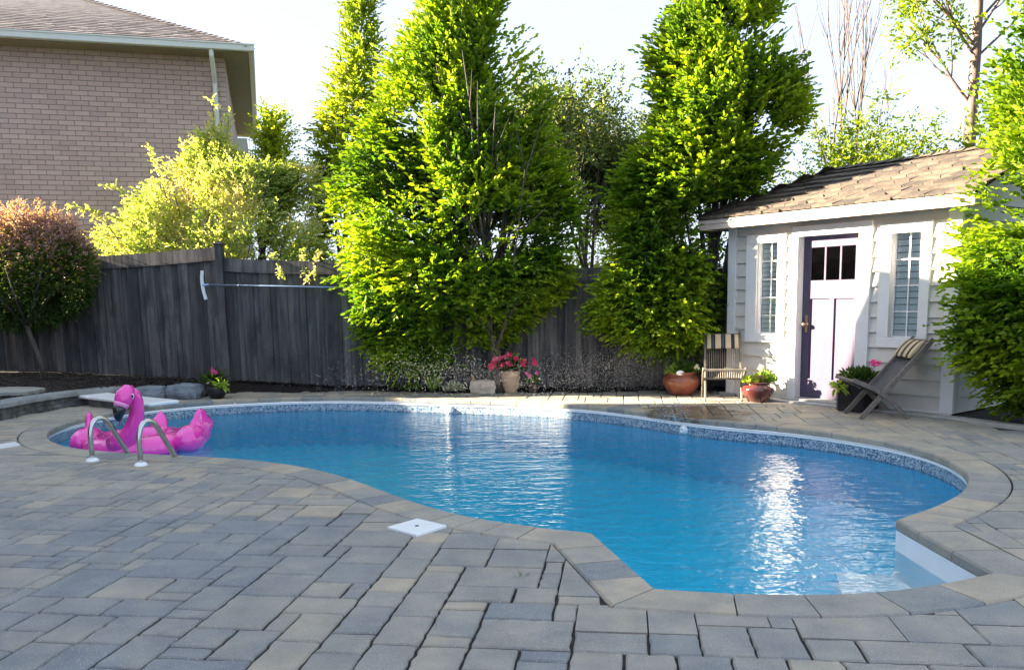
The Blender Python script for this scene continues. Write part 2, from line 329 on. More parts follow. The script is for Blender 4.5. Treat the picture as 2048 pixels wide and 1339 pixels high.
def sprays(C, Dr, n_leaf, leaf, tone, spread=.34, flat=.85, rng=RNG, jit=.25):
    """twig sprays: C centres (m,3), Dr directions, alternate leaves along each twig. returns leaf arrays"""
    m = len(C); Dr = Dr / np.linalg.norm(Dr, axis=1, keepdims=True)
    up = np.tile([0, 0, 1.], (m, 1)) + rng.normal(0, .35*(1.3-flat), (m, 3)); sd = np.cross(Dr, up); sd /= np.linalg.norm(sd, axis=1, keepdims=True) + 1e-9; up = np.cross(sd, Dr)
    tl = spread * rng.uniform(.6, 1.25, m)
    k = np.arange(n_leaf); f = (k + .5) / n_leaf; sgn = np.where(k % 2 == 0, 1., -1.)
    curve = -(f ** 2) * .28
    P = C[:, None, :] + Dr[:, None, :] * (tl[:, None] * f[None, :])[..., None] + up[:, None, :] * (tl[:, None] * curve[None, :])[..., None]
    a = rng.normal(.95, .38, (m, n_leaf)) * (1 - .55 * f[None, :])
    D = Dr[:, None, :] * np.cos(a)[..., None] + sd[:, None, :] * (np.sin(a) * sgn[None, :])[..., None] + rng.normal(0, jit*.6, (m, n_leaf, 3)) + up[:, None, :] * (-.15)
    U = up[:, None, :] + rng.normal(0, jit*2.0, (m, n_leaf, 3))
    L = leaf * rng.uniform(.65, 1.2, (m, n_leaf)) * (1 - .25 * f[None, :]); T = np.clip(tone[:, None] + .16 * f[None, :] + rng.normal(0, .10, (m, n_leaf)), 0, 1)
    return [P.reshape(-1, 3), D.reshape(-1, 3), U.reshape(-1, 3), L.ravel(), L.ravel() * rng.uniform(.52, .72, m * n_leaf), T.ravel()]
def cat(a, b): return [np.concatenate([x, y]) for x, y in zip(a, b)] if a else b

def sil_points(sil, Y, n, depth, rng, shell=.35, ns=1.1, thr=-.18, ymax=None, off=(0, 0, 0), seed=0.):
    """points filling a crown whose outline (pixel rows y: x left, x right) stands at distance Y"""
    rows = sorted([(atY((a+b)/2, y, Y).z, atY(a, y, Y).x, atY(b, y, Y).x) for y, a, b in sil])
    z = np.array([r[0] for r in rows]); xl = np.array([r[1] for r in rows]); xr = np.array([r[2] for r in rows])
    wz = np.interp(np.linspace(z[0], z[-1], 200), z, xr - xl) ** .95; zz = np.linspace(z[0], z[-1], 200); cdf = np.cumsum(wz); cdf /= cdf[-1]
    out = []; rad = []; cx = []
    while len(out) < n:
        h = np.interp(rng.random(), cdf, zz); l, r = np.interp(h, z, xl), np.interp(h, z, xr); c = (l + r) / 2; w = (r - l) / 2
        ph = rng.uniform(0, 2*math.pi); rho = 1 - abs(rng.normal(0, shell)) if rng.random() < .8 else math.sqrt(rng.random())
        if rho < 0: continue
        wob = 1 + .22 * noise.noise(Vector((math.cos(ph)*1.9, math.sin(ph)*1.9, h*1.7 + seed))) - .03
        p = Vector((c + math.cos(ph)*w*rho*wob, Y + math.sin(ph)*w*depth*rho*wob, h))
        if noise.noise(p * ns + Vector((seed, 3, 1))) < thr and rho > .2 and rng.random() < .93: continue
        if ymax and p.y > ymax(p) : continue
        out.append(p); rad.append((rho, ph, (h - z[0]) / (z[-1] - z[0]))); cx.append((c, w))
    return np.array([tuple(p) for p in out]), np.array(rad), np.array(cx)

def limbs(mb, base, top, n, spread, rng, r0=.05, Y=None):
    """upright limbs that leave the trunk low and rise in a narrow vase"""
    base = Vector(base); top = Vector(top); H = top.z - base.z
    mb.tube([base + Vector((0, 0, H*f)) + (top-base)*0 + Vector(((top.x-base.x)*f, (top.y-base.y)*f, 0)) for f in (0, .1, .3, .55, .8, 1)], [r0*2.0, r0*1.6, r0*1.25, r0*.8, r0*.4, r0*.12], 9)
    for i in range(n):
        a = rng.uniform(0, 2*math.pi); z0 = H * rng.uniform(.04, .5); ln = H * rng.uniform(.28, .55); sp = spread * rng.uniform(.5, 1.)
        o = base + Vector(((top.x-base.x)*z0/H, (top.y-base.y)*z0/H, z0)); d = Vector((math.cos(a), math.sin(a)*.85, 0))
        pts = [o + d*sp*(f**.75) + Vector((rng.normal(0, .02), rng.normal(0, .02), ln*f)) for f in (0, .2, .45, .7, 1)]
        mb.tube(pts, [r0*.62, r0*.5, r0*.36, r0*.22, r0*.06], 6)
        for q in range(4):
            s = pts[1 + q % 3]; dd = Vector((math.cos(a+rng.normal(0, .8)), math.sin(a+rng.normal(0, .8)), rng.uniform(.2, 1.2))).normalized()
            mb.tube([s, s + dd*.25, s + dd*.55 + Vector((0, 0, .08))], [r0*.22, r0*.15, r0*.04], 5)
# ================================================================ POOL, PATIO, GROUND
near = [(84.9,867),(88.6,878.6),(104,887.4),(128,893),(162.5,899),(192,903),(250,906.5),(359,911),(397.7,912.3),(495,916),(554,922),(622,934),(671,945.5),(718.8,960),(773.4,985.5),(832,1009),(890.6,1026.5),(949,1038),(1046.9,1053.8),(1125,1060.5),(1183.6,1065.5)]
near2 = [(1310,1177),(1400,1183),(1450,1186),(1565,1190),(1647,1190),(1761.5,1185),(1826,1176.6),(1915,1163),(1984,1146)]
right = [(1791.5,1040),(1821,1028.8),(1860,1018),(1890,1006.6),(1923.7,990),(1940,972),(1943.7,960.8),(1937.6,947),(1923.7,931.7),(1896,915),(1862.7,902.6),(1812.8,890),(1757,879),(1702,870.7),(1638,862),(1597.9,856.5),(1554.9,852.5),(1507.7,849),(1471,846.5),(1432,843.5),(1377,837),(1330.5,831),(1285.5,824),(1236.7,816),(1178,809.8),(1100,805),(1012,802),(945,800.8),(900,799.8),(847,798),(788,795.5),(740,794),(690.6,793),(593,794.3),(524.6,797),(466,800),(407,803.6),(359,807.5),(300,812),(230,822.5),(192,830),(148,841),(118.6,848.5),(96.6,857),(84.9,867)]
def smooth(pts, it=1, step=.09):
    P = [G(x, y).to_2d() for x, y in pts]; Q = P[:]
    for _ in range(it):
        Q = [Q[0]] + [(Q[i-1] + Q[i]*2 + Q[i+1]) / 4 for i in range(1, len(Q)-1)] + [Q[-1]]
    out = []
    for i in range(len(Q)-1):
        p0, p1, p2, p3 = Q[max(i-1, 0)], Q[i], Q[i+1], Q[min(i+2, len(Q)-1)]; n = max(1, int((p2-p1).length/step))
        for k in range(n):
            t = k/n; out.append(.5*((2*p1) + (p2-p0)*t + (2*p0-5*p1+4*p2-p3)*t*t + (3*p1-p0-3*p2+p3)*t**3))
    return out + [Q[-1]]
# one run from corner D round the far side and along the near side to corner A, then the straight step bay A-B, B-C, C-D
run = right[:-1] + near
c1 = smooth(run, 3); c2 = smooth(near2, 1)
D_, A_, B_, C_ = c1[0], c1[-1], c2[0], c2[-1]
def seg(a, b): n = max(1, int((b-a).length/.09)); return [a.lerp(b, k/n) for k in range(1, n)]
OUT = c1 + seg(A_, B_) + c2 + seg(C_, D_)     # counter-clockwise? checked below
def area(p): return sum(p[i].x*p[(i+1) % len(p)].y - p[(i+1) % len(p)].x*p[i].y for i in range(len(p)))/2
assert abs(area(OUT)) > 5
if area(OUT) < 0: OUT.reverse()
def corner_idx(): return {min(range(len(OUT)), key=lambda i: (OUT[i]-c).length) for c in (A_, B_, C_, D_)}
CORN = corner_idx()
def offset(poly, d):
    """positive d moves outwards (poly counter-clockwise)"""
    n = len(poly); o = []
    for i in range(n):
        a, b, c = poly[i-1], poly[i], poly[(i+1) % n]; e1 = (b-a).normalized(); e2 = (c-b).normalized()
        n1 = Vector((e1.y, -e1.x)); n2 = Vector((e2.y, -e2.x)); k = 1 + n1.dot(n2); o.append(b + (n1+n2)*d/max(k, .35))
    return o
def inside(p, poly):
    c = False; n = len(poly); j = n-1
    for i in range(n):
        if (poly[i].y > p.y) != (poly[j].y > p.y) and p.x < (poly[j].x-poly[i].x)*(p.y-poly[i].y)/(poly[j].y-poly[i].y)+poly[i].x: c = not c
        j = i
    return c
COPW = .285
OUTER = offset(OUT, COPW); WALL = offset(OUT, .028)

pool = empty('swimming_pool', (0, 9, 0), label='kidney shaped in ground pool filled with blue water in the paved yard', cat='swimming pool')
pool.location = (0, 0, 0)
# coping stones
mb = MB(); n = len(OUT); i = 0; acc = 0
runs = []; cur = [0]
lens = [0]
ks = sorted(CORN); start = ks[0]; order = [(start + j) % n for j in range(n)] + [start]
stone = [order[0]]; L = 0; target = .24; rr = random.Random(3); stones = []
for a, b in zip(order[:-1], order[1:]):
    L += (OUT[b]-OUT[a]).length; stone.append(b)
    if L >= target or b in CORN:
        if L < .1 and stones and b in CORN: stones[-1] = stones[-1][:-1] + stone
        else: stones.append(stone)
        stone = [b]; L = 0; target = rr.choice([.19, .23, .26, .30])
for st in stones:
    m = len(st); g = .0035; prof = [(0.004, -.056), (0, -.05), (0, -.008), (.010, .005), (COPW-.016, .005), (COPW-.006, -.006), (COPW-.006, -.05)]
    inn = [OUT[q] for q in st]; ou = [OUTER[q] for q in st]; vs = []
    tone = rr.uniform(.35, .95) if rr.random() < .8 else rr.uniform(.1, .4); dz = rr.uniform(-.0015, .0015)
    for q in range(m):
        t = Vector((0, 0))
        if q == 0: t = (inn[1]-inn[0]).normalized()*g
        if q == m-1: t = (inn[-2]-inn[-1]).normalized()*g
        for pi, (w, z) in enumerate(prof):
            p = inn[q].lerp(ou[q], w/COPW) + t; j = noise.noise(Vector((p.x*14, p.y*14, z*20)))*.004 if pi < 3 else 0
            vs.append((p.x + j, p.y + j, z + dz + (noise.noise(Vector((p.x*30, p.y*30, 0)))*.0012)))
    k = len(prof); fs = [(q*k+e, q*k+e+1, (q+1)*k+e+1, (q+1)*k+e) for q in range(m-1) for e in range(k-1)] + [tuple(range(k)), tuple((m-1)*k+e for e in range(k))[::-1]]
    mb.add(vs, fs, tone)
mb.build('coping', M_PAVE, pool)
def ring_wall(poly, z0, z1, name, mat, parent, ok=None, nz=1, **k):
    m = MB(); n = len(poly); vs = []
    zs = [z0 + (z1-z0)*j/nz for j in range(nz+1)]
    for p in poly: vs += [(p.x, p.y, z) for z in zs]
    q = nz+1; fs = [(i*q+j, ((i+1) % n)*q+j, ((i+1) % n)*q+j+1, i*q+j+1) for i in range(n) for j in range(nz) if ok is None or ok(i)]
    return m.add(vs, fs).build(name, mat, parent, smooth=False, **k)
def ribbon_profile(poly, prof, name, mat, parent):
    """closed sweep of a small profile (outwards offset, z) round the pool"""
    m = MB(); n = len(poly); rows = [offset(poly, w) if w else poly for w, z in prof]; k = len(prof); vs = []
    for i in range(n): vs += [(rows[j][i].x, rows[j][i].y, prof[j][1]) for j in range(k)]
    fs = [(i*k+j, i*k+(j+1) % k, ((i+1) % n)*k+(j+1) % k, ((i+1) % n)*k+j) for i in range(n) for j in range(k)]
    return m.add(vs, fs).build(name, mat, parent)
WATER_Z = -.19
ribbon_profile(WALL, [(-.012, -.068), (.012, -.068), (.012, -.094), (-.012, -.094)], 'liner_track', M_WHITE, pool)
onstep = lambda i: ((WALL[i]-C_).length + (WALL[i]-D_).length) < (C_-D_).length + .05
ring_wall(WALL, -.094, -.215, 'mosaic_band', M_MOSAIC, pool)
ring_wall(WALL, -.215, -1.2, 'liner_wall', M_LINER, pool)
# liner: a smooth dished floor that rises into the wall
from mathutils.geometry import delaunay_2d_cdt
FW = offset(WALL, .004); pin = []
for dd in (.06, .14, .26, .4):
    for q in offset(FW, -dd)[::1 if dd < .2 else 2]:
        if inside(q, FW) and min((q-w).length for w in FW) > dd*.8: pin.append(q)
for gx in np.arange(-5.4, 3.8, .16):
    for gy in np.arange(3.5, 13, .16):
        p = Vector((gx, gy))
        if inside(p, FW) and min((p-q).length for q in FW[::2]) > .5: pin.append(p)
cdt = delaunay_2d_cdt(FW + pin, [(i, (i+1) % len(FW)) for i in range(len(FW))], [tuple(range(len(FW)))], 1, 1e-5)
def floor_z(p):
    d = min((p-q).length for q in FW[::2]); t = min(1, max(0, (p.y - p.x*.6 - 6.0)/3.5)); dep = 1.1 + .3*t*t*(3-2*t); return -.68 - (dep-.68)*(1-math.exp(-(d/.7)**1.3))
me = bpy.data.meshes.new('floor'); me.from_pydata([(v.x, v.y, floor_z(v)) for v in cdt[0]], [], [tuple(f) for f in cdt[2]]); mesh_obj('liner_floor', me, M_LINER, pool, smooth=True)
# white moulded step at corner C-D
dCD = (D_-C_).normalized(); nin = Vector((-dCD.y, dCD.x)); cen = sum(OUT, Vector((0, 0)))/len(OUT)
if (cen-(C_+D_)/2).dot(nin) < 0: nin = -nin
m = MB(); a, b = C_ - nin*.02, D_ - nin*.02
def P3(p, z): return (p.x, p.y, z)
wd = .60; aa, bb = a + nin*.015, b + nin*.015
a2, b2 = C_ + nin*wd + dCD*.2, D_ + nin*.30 + dCD*.16
m.add([P3(aa, -.062), P3(bb, -.062), P3(bb, -.36), P3(aa, -.36), P3(a2, -.38), P3(b2, -.38), P3(a2, -1.2), P3(b2, -1.2), P3(bb, -1.2)],
      [(0, 1, 2, 3), (3, 2, 5, 4), (4, 5, 7, 6), (5, 2, 8, 7)])
m.build('moulded_step', M_WHITE, pool)
q = aa.lerp(bb, .5) + nin*.06
m = MB(); Mq = Matrix.Translation((q.x, q.y, -.36)) @ Matrix.Rotation(0, 4, 'X'); m.lathe([(0, .025), (.03, .024), (.055, .016), (.065, 0)], 18, M=Mq); m.build('step_jet', M_WHITE, pool, smooth=True)
# return fittings on the liner
def wall_at(px, py, z):
    best = None
    for i in range(len(WALL)):
        w = WALL[i]; v = _M @ np.array([w.x, -(z-CAM_H), w.y]); X, Y = 1024+FPX*v[0]/v[2], 837.5+FPX*v[1]/v[2]; d = abs(X-px) + (0 if abs(Y-py) < 60 else 999)
        if best is None or d < best[0]: best = (d, i)
    i = best[1]; t = (WALL[(i+1) % len(WALL)]-WALL[i-1]).normalized(); return WALL[i], Vector((-t.y, t.x))
for px, py, lab in ((1371, 862, 'round white return fitting'), (905, 826, None)):
    w, nn = wall_at(px, py, -.14); m = MB()
    MM = Matrix.Translation((w.x, w.y, -.145)) @ Vector((nn.x, nn.y, 0)).to_track_quat('Z', 'Y').to_matrix().to_4x4()
    m.lathe([(0, .03), (.018, .03), (.02, .045), (.03, .045), (.036, .03), (.05, .022), (.056, 0)], 20, M=MM); m.build('return_fitting', M_WHITE, pool, smooth=True)

# water surface
bm = bmesh.new(); bm.faces.new([bm.verts.new((p.x, p.y, WATER_Z)) for p in offset(WALL, -.001)]); me = bpy.data.meshes.new('water'); bm.to_mesh(me); bm.free()
mesh_obj('water', me, M_WATER, kind='structure')

# ground sheet with the pool cut out
def sheet_with_hole(name, outer, holes, z, mat, **k):
    bm = bmesh.new(); ed = []
    for loop in [outer] + holes:
        vs = [bm.verts.new((p[0], p[1], z)) for p in loop]; ed += [bm.edges.new((vs[i], vs[(i+1) % len(vs)])) for i in range(len(vs))]
    bmesh.ops.triangle_fill(bm, edges=ed, use_beauty=True); bmesh.ops.recalc_face_normals(bm, faces=bm.faces)
    for f in bm.faces:
        if f.normal.z < 0: f.normal_flip()
    me = bpy.data.meshes.new(name); bm.to_mesh(me); bm.free(); return mesh_obj(name, me, mat, **k)
hole = [tuple(p) for p in offset(OUT, .12)]
sheet_with_hole('ground', [(-300, -200), (300, -200), (300, 500), (-300, 500)], [[(-11, -4), (11, -4), (11, 14.5), (-11, 14.5)]], -.03, M_EARTH, kind='structure')
sheet_with_hole('patio_base', [(-11, -4), (11, -4), (11, 14.5), (-11, 14.5)], [hole], -.014, M_JOINT, kind='structure')

# retaining wall line, bed edge, patio edge
RW = [Vector(p) for p in ((-9.6, 8.9), (-8.0, 9.3), (-6.95, 9.95), (-6.5, 10.6), (-6.42, 11.2), (-6.28, 11.75), (-6.02, 12.2), (-5.7, 12.5))]
BED = [(-5.55, 12.85), (-4.75, 12.55)] + [tuple(G(x, y).to_2d()) for x, y in ((425,789),(495,783.5),(593,783),(700,782),(804,783),(880,785),(1045,784),(1180,784),(1300,781),(1400,779))]
SH_O = Vector((3.09, 11.92)); SH_D = Vector((.59768, -.80173)); SH_N = Vector((-.80173, -.59768))
def sh(s, o): return SH_O + SH_D*s + SH_N*o
KERB = [sh(-.35, -.35), sh(.25, .16), sh(1.0, .26), sh(2.0, .28), sh(2.9, .26), Vector((5.05, 8.65)), Vector((5.4, 8.15)), Vector((6.1, 7.2)), Vector((7.5, 5.6)), Vector((9, 4.4))]
def fence_y(x): return 12.87 - .12*(x - .97)
patio_poly = [Vector((-10, -1)), Vector((9, -1)), Vector((9, 4.4))] + KERB[::-1][1:] + [Vector(b) for b in BED[::-1]] + [p for p in RW[::-1]] + [Vector((-10, 8.9))]
def clip(subj, rect):
    """subject polygon clipped by a convex window (Sutherland-Hodgman)"""
    out = subj
    for i in range(len(rect)):
        a, b = rect[i], rect[(i+1) % len(rect)]; e = b-a; inp = out; out = []
        if not inp: break
        s = inp[-1]; ds = e.x*(s.y-a.y)-e.y*(s.x-a.x)
        for p in inp:
            dp = e.x*(p.y-a.y)-e.y*(p.x-a.x)
            if (dp >= 0) != (ds >= 0): t = ds/(ds-dp); out.append(s.lerp(p, t))
            if dp >= 0: out.append(p)
            s, ds = p, dp
    return out
OC = offset(OUT, COPW + .004); OC2 = offset(OUT, COPW + .007)
LA = R(-7.6); ux = Vector((math.cos(LA), math.sin(LA))); uy = Vector((-ux.y, ux.x)); MOD = .105
SK = []; pr = random.Random(11); mb = MB(); i0, i1, j0, j1 = -115, 100, -25, 140; used = set()
sizes = [(4, 3), (3, 3), (3, 2), (2, 2), (4, 2), (2, 3), (3, 4), (2, 1), (5, 3)]; wts = [6, 8, 11, 9, 6, 8, 3, 4, 0.5]
def near_out(c): return min(abs((OC[k]-c).length) for k in range(0, len(OC), 3))
key = OC[0]
for j in range(j0, j1):
    for i in range(i0, i1):
        if (i, j) in used: continue
        cands = pr.choices(sizes, wts, k=5) + [(3, 2), (2, 2), (2, 1), (1, 2), (1, 1)]
        if (i, j+1) in used: cands = [(3, 1), (2, 1), (1, 1)]
        for a, b in cands:
            cells = [(i+x, j+y) for x in range(a) for y in range(b)]
            if not any(c in used for c in cells): break
        used.update(cells)
        c0 = (ux*i + uy*j)*MOD; rect = [c0, c0+ux*a*MOD, c0+(ux*a+uy*b)*MOD, c0+uy*b*MOD]; cen_ = (rect[0]+rect[2])/2
        if not inside(cen_, patio_poly) or cen_.y < .2: continue
        if abs(cen_.x) > cen_.y*.75 + 2.5: continue
        dist = near_out(cen_)
        if dist < .62:
            pc = clip(OC, rect)
            if pc and abs(area(pc)) > 1e-4:
                if abs(area(pc)) > .97*a*b*MOD*MOD: continue
                rc = offset(rect, -.0035) if area(rect) > 0 else offset(rect[::-1], -.0035); pcs = clip(OC2, rc)
                if len(pcs) >= 3:
                    VV = rc + pcs; EE = [(q, (q+1) % 4) for q in range(4)] + [(4+q, 4+(q+1) % len(pcs)) for q in range(len(pcs))]
                    res = delaunay_2d_cdt(VV, EE, [], 0, 2e-5); cv = res[0]; keep = []
                    for tr in res[2]:
                        c3 = (cv[tr[0]]+cv[tr[1]]+cv[tr[2]])/3
                        if inside(c3, rc) and not inside(c3, OC2): keep.append(tuple(tr))
                    if sum(abs(area([cv[q] for q in tr])) for tr in keep) < .0006: continue
                    cnt = {}
                    for tr in keep:
                        for q in range(3): e_ = (tr[q], tr[(q+1) % 3]); cnt[tuple(sorted(e_))] = cnt.get(tuple(sorted(e_)), []) + [e_]
                    nv = len(cv); dz = pr.gauss(0, .001); vs = [(v.x, v.y, dz) for v in cv] + [(v.x, v.y, -.014) for v in cv]; fs = list(keep)
                    for e_, l_ in cnt.items():
                        if len(l_) == 1: a_, b_ = l_[0]; fs.append((a_, b_, b_+nv, a_+nv))
                    far_ = min(1, max(0, (cen_.y-7)/3)); mb.add(vs, fs, min(1, max(.01, pr.gauss(.46+.2*far_, .16)))); continue
                poly = rect
            elif inside(cen_, OC): continue
            else: poly = rect
        elif inside(cen_, OC): continue
        else: poly = rect
        if area(poly) < 0: poly = poly[::-1]
        nearp = cen_.y < 7.5
        if nearp:
            pp = []
            for q in range(len(poly)):
                s_, e_ = poly[q], poly[(q+1) % len(poly)]; m_ = max(1, int((e_-s_).length/.045)); pp += [s_.lerp(e_, t/m_) for t in range(m_)]
            poly = pp
        gp = pr.uniform(.0035, .0085) if cen_.y < 7.5 else .0055
        try: p1 = offset(poly, -gp); p2 = offset(poly, -gp-.007)
        except Exception: continue
        if area(p2) <= 1e-5: SK.append(tuple(cen_)); p1 = list(poly); p2 = [cen_.lerp(q, 1) for q in poly]
        if nearp:
            for q in range(len(p1)):
                w = Vector((noise.noise(Vector((p1[q].x*22, p1[q].y*22, 0))), noise.noise(Vector((p1[q].x*22, p1[q].y*22, 9)))))*.0095; p1[q] = p1[q]+w; p2[q] = p2[q]+w
        dz = pr.gauss(0, .0012); tx, ty = pr.gauss(0, .004), pr.gauss(0, .004)
        zf = lambda p: dz + (p-cen_).x*tx + (p-cen_).y*ty
        m_ = len(poly); vs = [(p.x, p.y, -.014) for p in p1] + [(p.x, p.y, zf(p)-.007) for p in p1] + [(p.x, p.y, zf(p)) for p in p2]
        fs = [tuple(range(2*m_, 3*m_))] + [(q, (q+1) % m_, m_+(q+1) % m_, m_+q) for q in range(m_)] + [(m_+q, m_+(q+1) % m_, 2*m_+(q+1) % m_, 2*m_+q) for q in range(m_)]
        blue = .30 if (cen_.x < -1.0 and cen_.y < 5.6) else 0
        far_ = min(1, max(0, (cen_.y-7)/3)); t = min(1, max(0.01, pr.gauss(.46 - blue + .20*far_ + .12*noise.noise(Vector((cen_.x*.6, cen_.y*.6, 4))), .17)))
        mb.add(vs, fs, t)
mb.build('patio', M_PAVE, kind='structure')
print('pavers', len(mb.f), SK[:20])

# skimmer lids
def lid(pts, label, dot=True):
    P = [G(x, y) for x, y in pts]; c = sum(P, Vector())/len(P); o = empty('skimmer_lid', c, label=label, cat='skimmer lid', group='white square skimmer lids')
    m = MB(); top = [(p-c)*.97 for p in P]; bot = [(p-c) for p in P]
    k = len(P); m.add([(p.x, p.y, -.01) for p in bot]+[(p.x, p.y, .012) for p in bot]+[(p.x, p.y, .016) for p in top], [tuple(range(2*k, 3*k))]+[(i, (i+1) % k, k+(i+1) % k, k+i) for i in range(k)]+[(k+i, k+(i+1) % k, 2*k+(i+1) % k, 2*k+i) for i in range(k)]).build('cover', M_WHITE, o)
    if dot: m = MB(); m.lathe([(0, .0185), (.012, .0185), (.014, .015)], 12); m.build('finger_hole', M_BLACKM, o)
lid([(775, 1057), (833, 1073), (893, 1054), (835, 1040)], 'white square skimmer lid set in the pavers at the near pool edge')
e1 = G(31, 885.4); e2 = G(40.6, 890.8); e3 = e2 + (G(0, 896.5)-e2).normalized()*.36; e4 = e1 + (e3-e2)
o = empty('skimmer_lid', (e1+e3)/2, label='white skimmer lid at the far left edge of the paving, beyond the ladder rails', cat='skimmer lid', group='white square skimmer lids')
c = (e1+e3)/2; P = [e1, e4, e3, e2]; m = MB(); m.add([((p-c).x, (p-c).y, z) for z in (-.01, .014) for p in P], [(4, 5, 6, 7), (0, 1, 5, 4), (1, 2, 6, 5), (2, 3, 7, 6), (3, 0, 4, 7)]).build('cover', M_WHITE, o)

# ================================================================ BED, RETAINING WALL, STONES
def bed_z(x, y):
    fy = fence_y(x); zf = float(np.interp(x, [-11, -7.5, -6.2, -4.6, -2.9, -1.5, 1, 6], [.36, .36, .27, .17, .06, .03, .015, .015]))
    zr = .17 if x < -6 else float(np.interp(x, [-6, -5, -3], [.17, .06, .015])); d = min(1, max(0, (fy - y)/1.6)); return zf*(1-d) + zr*d
m = MB(); xs = np.arange(-10.5, 7.5, .12); ny = 22; gi = {}
edge = [p + (q-p).normalized()*0 for p, q in zip(RW, RW[1:]+[RW[-1]])] + [Vector(b) for b in BED] + [Vector((3.4, 12.2)), Vector((8, 11.5))]
ex = [p.x for p in edge]; ey = [p.y for p in edge]
vs = []; fs = []
for ix, x in enumerate(xs):
    y0 = float(np.interp(x, ex, ey)) + (.04 if x > -6 else .1); y1 = fence_y(x) + .5
    for k in range(ny+1):
        y = y0 + (y1-y0)*k/ny; z = bed_z(x, y) + .022*noise.noise(Vector((x*9, y*9, 0))) + .016*noise.noise(Vector((x*22, y*22, 5)))
        if k == 0: z = -.02 if x > -6 else z
        vs.append((x, y, z))
for ix in range(len(xs)-1):
    for k in range(ny): a = ix*(ny+1)+k; fs.append((a, a+ny+1, a+ny+2, a+1))
m.add(vs, fs).build('mulch_bed', M_MULCH, kind='structure', smooth=False)
# bark chips lie on the bed
nchip = 9000; X = RNG.uniform(-9, 3.4, nchip); Yb = np.interp(X, ex, ey) + .06; Y = Yb + (12.87-.12*(X-.97) - Yb)*RNG.random(nchip)
Z = np.array([bed_z(x, y) for x, y in zip(X, Y)]) + RNG.uniform(.0, .03, nchip); P = np.stack([X, Y, Z], 1)
D = RNG.normal(0, 1, (nchip, 3)); D[:, 2] *= .25; U = np.tile([0, 0, 1.], (nchip, 1)) + RNG.normal(0, .4, (nchip, 3))
M_CHIP = leafmat('bark_chip', [(0, (.010, .008, .007)), (.7, (.028, .020, .016)), (1, (.13, .09, .07))], .0, .9)
leaves_to_mesh('bark_mulch_chips', P, D, U, RNG.uniform(.02, .055, nchip), RNG.uniform(.008, .02, nchip), RNG.random(nchip)**2, M_CHIP, kind='stuff', label='dark shredded bark mulch spread under the fence', cat='mulch')

# retaining wall: two block courses and cap stones
rw = empty('retaining_wall', (-6.3, 11.5, 0), label='low curved block retaining wall with concrete caps at the left bed', cat='retaining wall'); rw.location = (0, 0, 0)
def resample(P, step):
    out = []; acc = 0
    Q = []
    for i in range(len(P)-1):
        p0, p1, p2, p3 = P[max(i-1, 0)], P[i], P[i+1], P[min(i+2, len(P)-1)]
        for k in range(12): t = k/12; Q.append(.5*((2*p1)+(p2-p0)*t+(2*p0-5*p1+4*p2-p3)*t*t+(3*p1-p0-3*p2+p3)*t**3))
    Q.append(P[-1]); out = [Q[0]]
    for q in Q[1:]:
        if (q-out[-1]).length >= step: out.append(q)
    return out
def strip_blocks(line, w0, w1, z0, z1, ln, gap, name, mat, parent, seed, rough=.0, sh_=0):
    r_ = random.Random(seed); P = resample(line, .05); k = 0; m = MB(); stepn = int(ln/.05); k = sh_
    idx = 0
    while idx < len(P)-2:
        e = min(len(P)-1, idx + max(2, int(stepn*r_.uniform(.85, 1.15)))); segp = P[idx:e+1]; vs = []; fs = []; t = r_.uniform(.2, .9); K = 6
        for q, p in enumerate(segp):
            d = (P[min(idx+q+1, len(P)-1)] - P[max(idx+q-1, 0)]).normalized(); nn = Vector((-d.y, d.x)); g = d*(gap if q == 0 else -gap if q == len(segp)-1 else 0)
            for w, z, f_ in ((w0, z0, 1), (w0, (z0+z1)/2, 1), (w0+.008, z1-.006, .3), (w0+.018, z1, 0), (w1, z1, 0), (w1, z0, 0)):
                pos = p + nn*w + g; j = rough*noise.noise(Vector((pos.x*18, pos.y*18, z*25)))*f_; pos = pos + nn*j; vs.append((pos.x, pos.y, z + (0.003*noise.noise(Vector((pos.x*12, pos.y*12, 1))) if z == z1 else 0)))
        for q in range(len(segp)-1):
            for e_ in range(K): fs.append((q*K+e_, q*K+(e_+1) % K, (q+1)*K+(e_+1) % K, (q+1)*K+e_))
        fs += [tuple(range(K)), tuple((len(segp)-1)*K+e_ for e_ in range(K))[::-1]]; m.add(vs, fs, t); idx = e
    return m.build(name, mat, parent)
strip_blocks(RW, 0.0, .26, -.02, .068, .42, .003, 'block_course', M_BLOCK, rw, 1, .03)
strip_blocks(RW, .015, .26, .07, .143, .38, .003, 'block_course', M_BLOCK, rw, 2, .03)
strip_blocks(RW, -.025, .31, .146, .205, .62, .002, 'cap_stone', M_CAP, rw, 5, .006)

def rock(name, c, r, mat, seed, rz=0, label='', cat='boulder', group=None, box=.55, sub=4):
    bm = bmesh.new(); bmesh.ops.create_icosphere(bm, subdivisions=sub, radius=1); s = Vector((seed*3.1, seed, 0))
    for v in bm.verts:
        d = v.co.normalized(); mx = max(abs(d.x), abs(d.y), abs(d.z)); p = d*(1-box) + (d/mx)*box*.85
        k = 1 + .12*noise.noise(d*1.6+s) + .05*noise.noise(d*5+s) + .025*noise.noise(d*13+s); p = p*k; v.co = Vector((p.x*r[0], p.y*r[1], p.z*r[2]))
    me = bpy.data.meshes.new(name); bm.to_mesh(me); bm.free(); o = mesh_obj(name, me, mat, smooth=False, label=label, cat=cat, group=group); o.location = c; o.rotation_euler = (0, 0, rz); return o
rock('boulder', (-5.42, 12.62, .08), (.26, .2, .14), M_STONE, 1, .1, 'smaller grey boulder between the diving board and the larger boulder', group='grey boulders edging the bed')
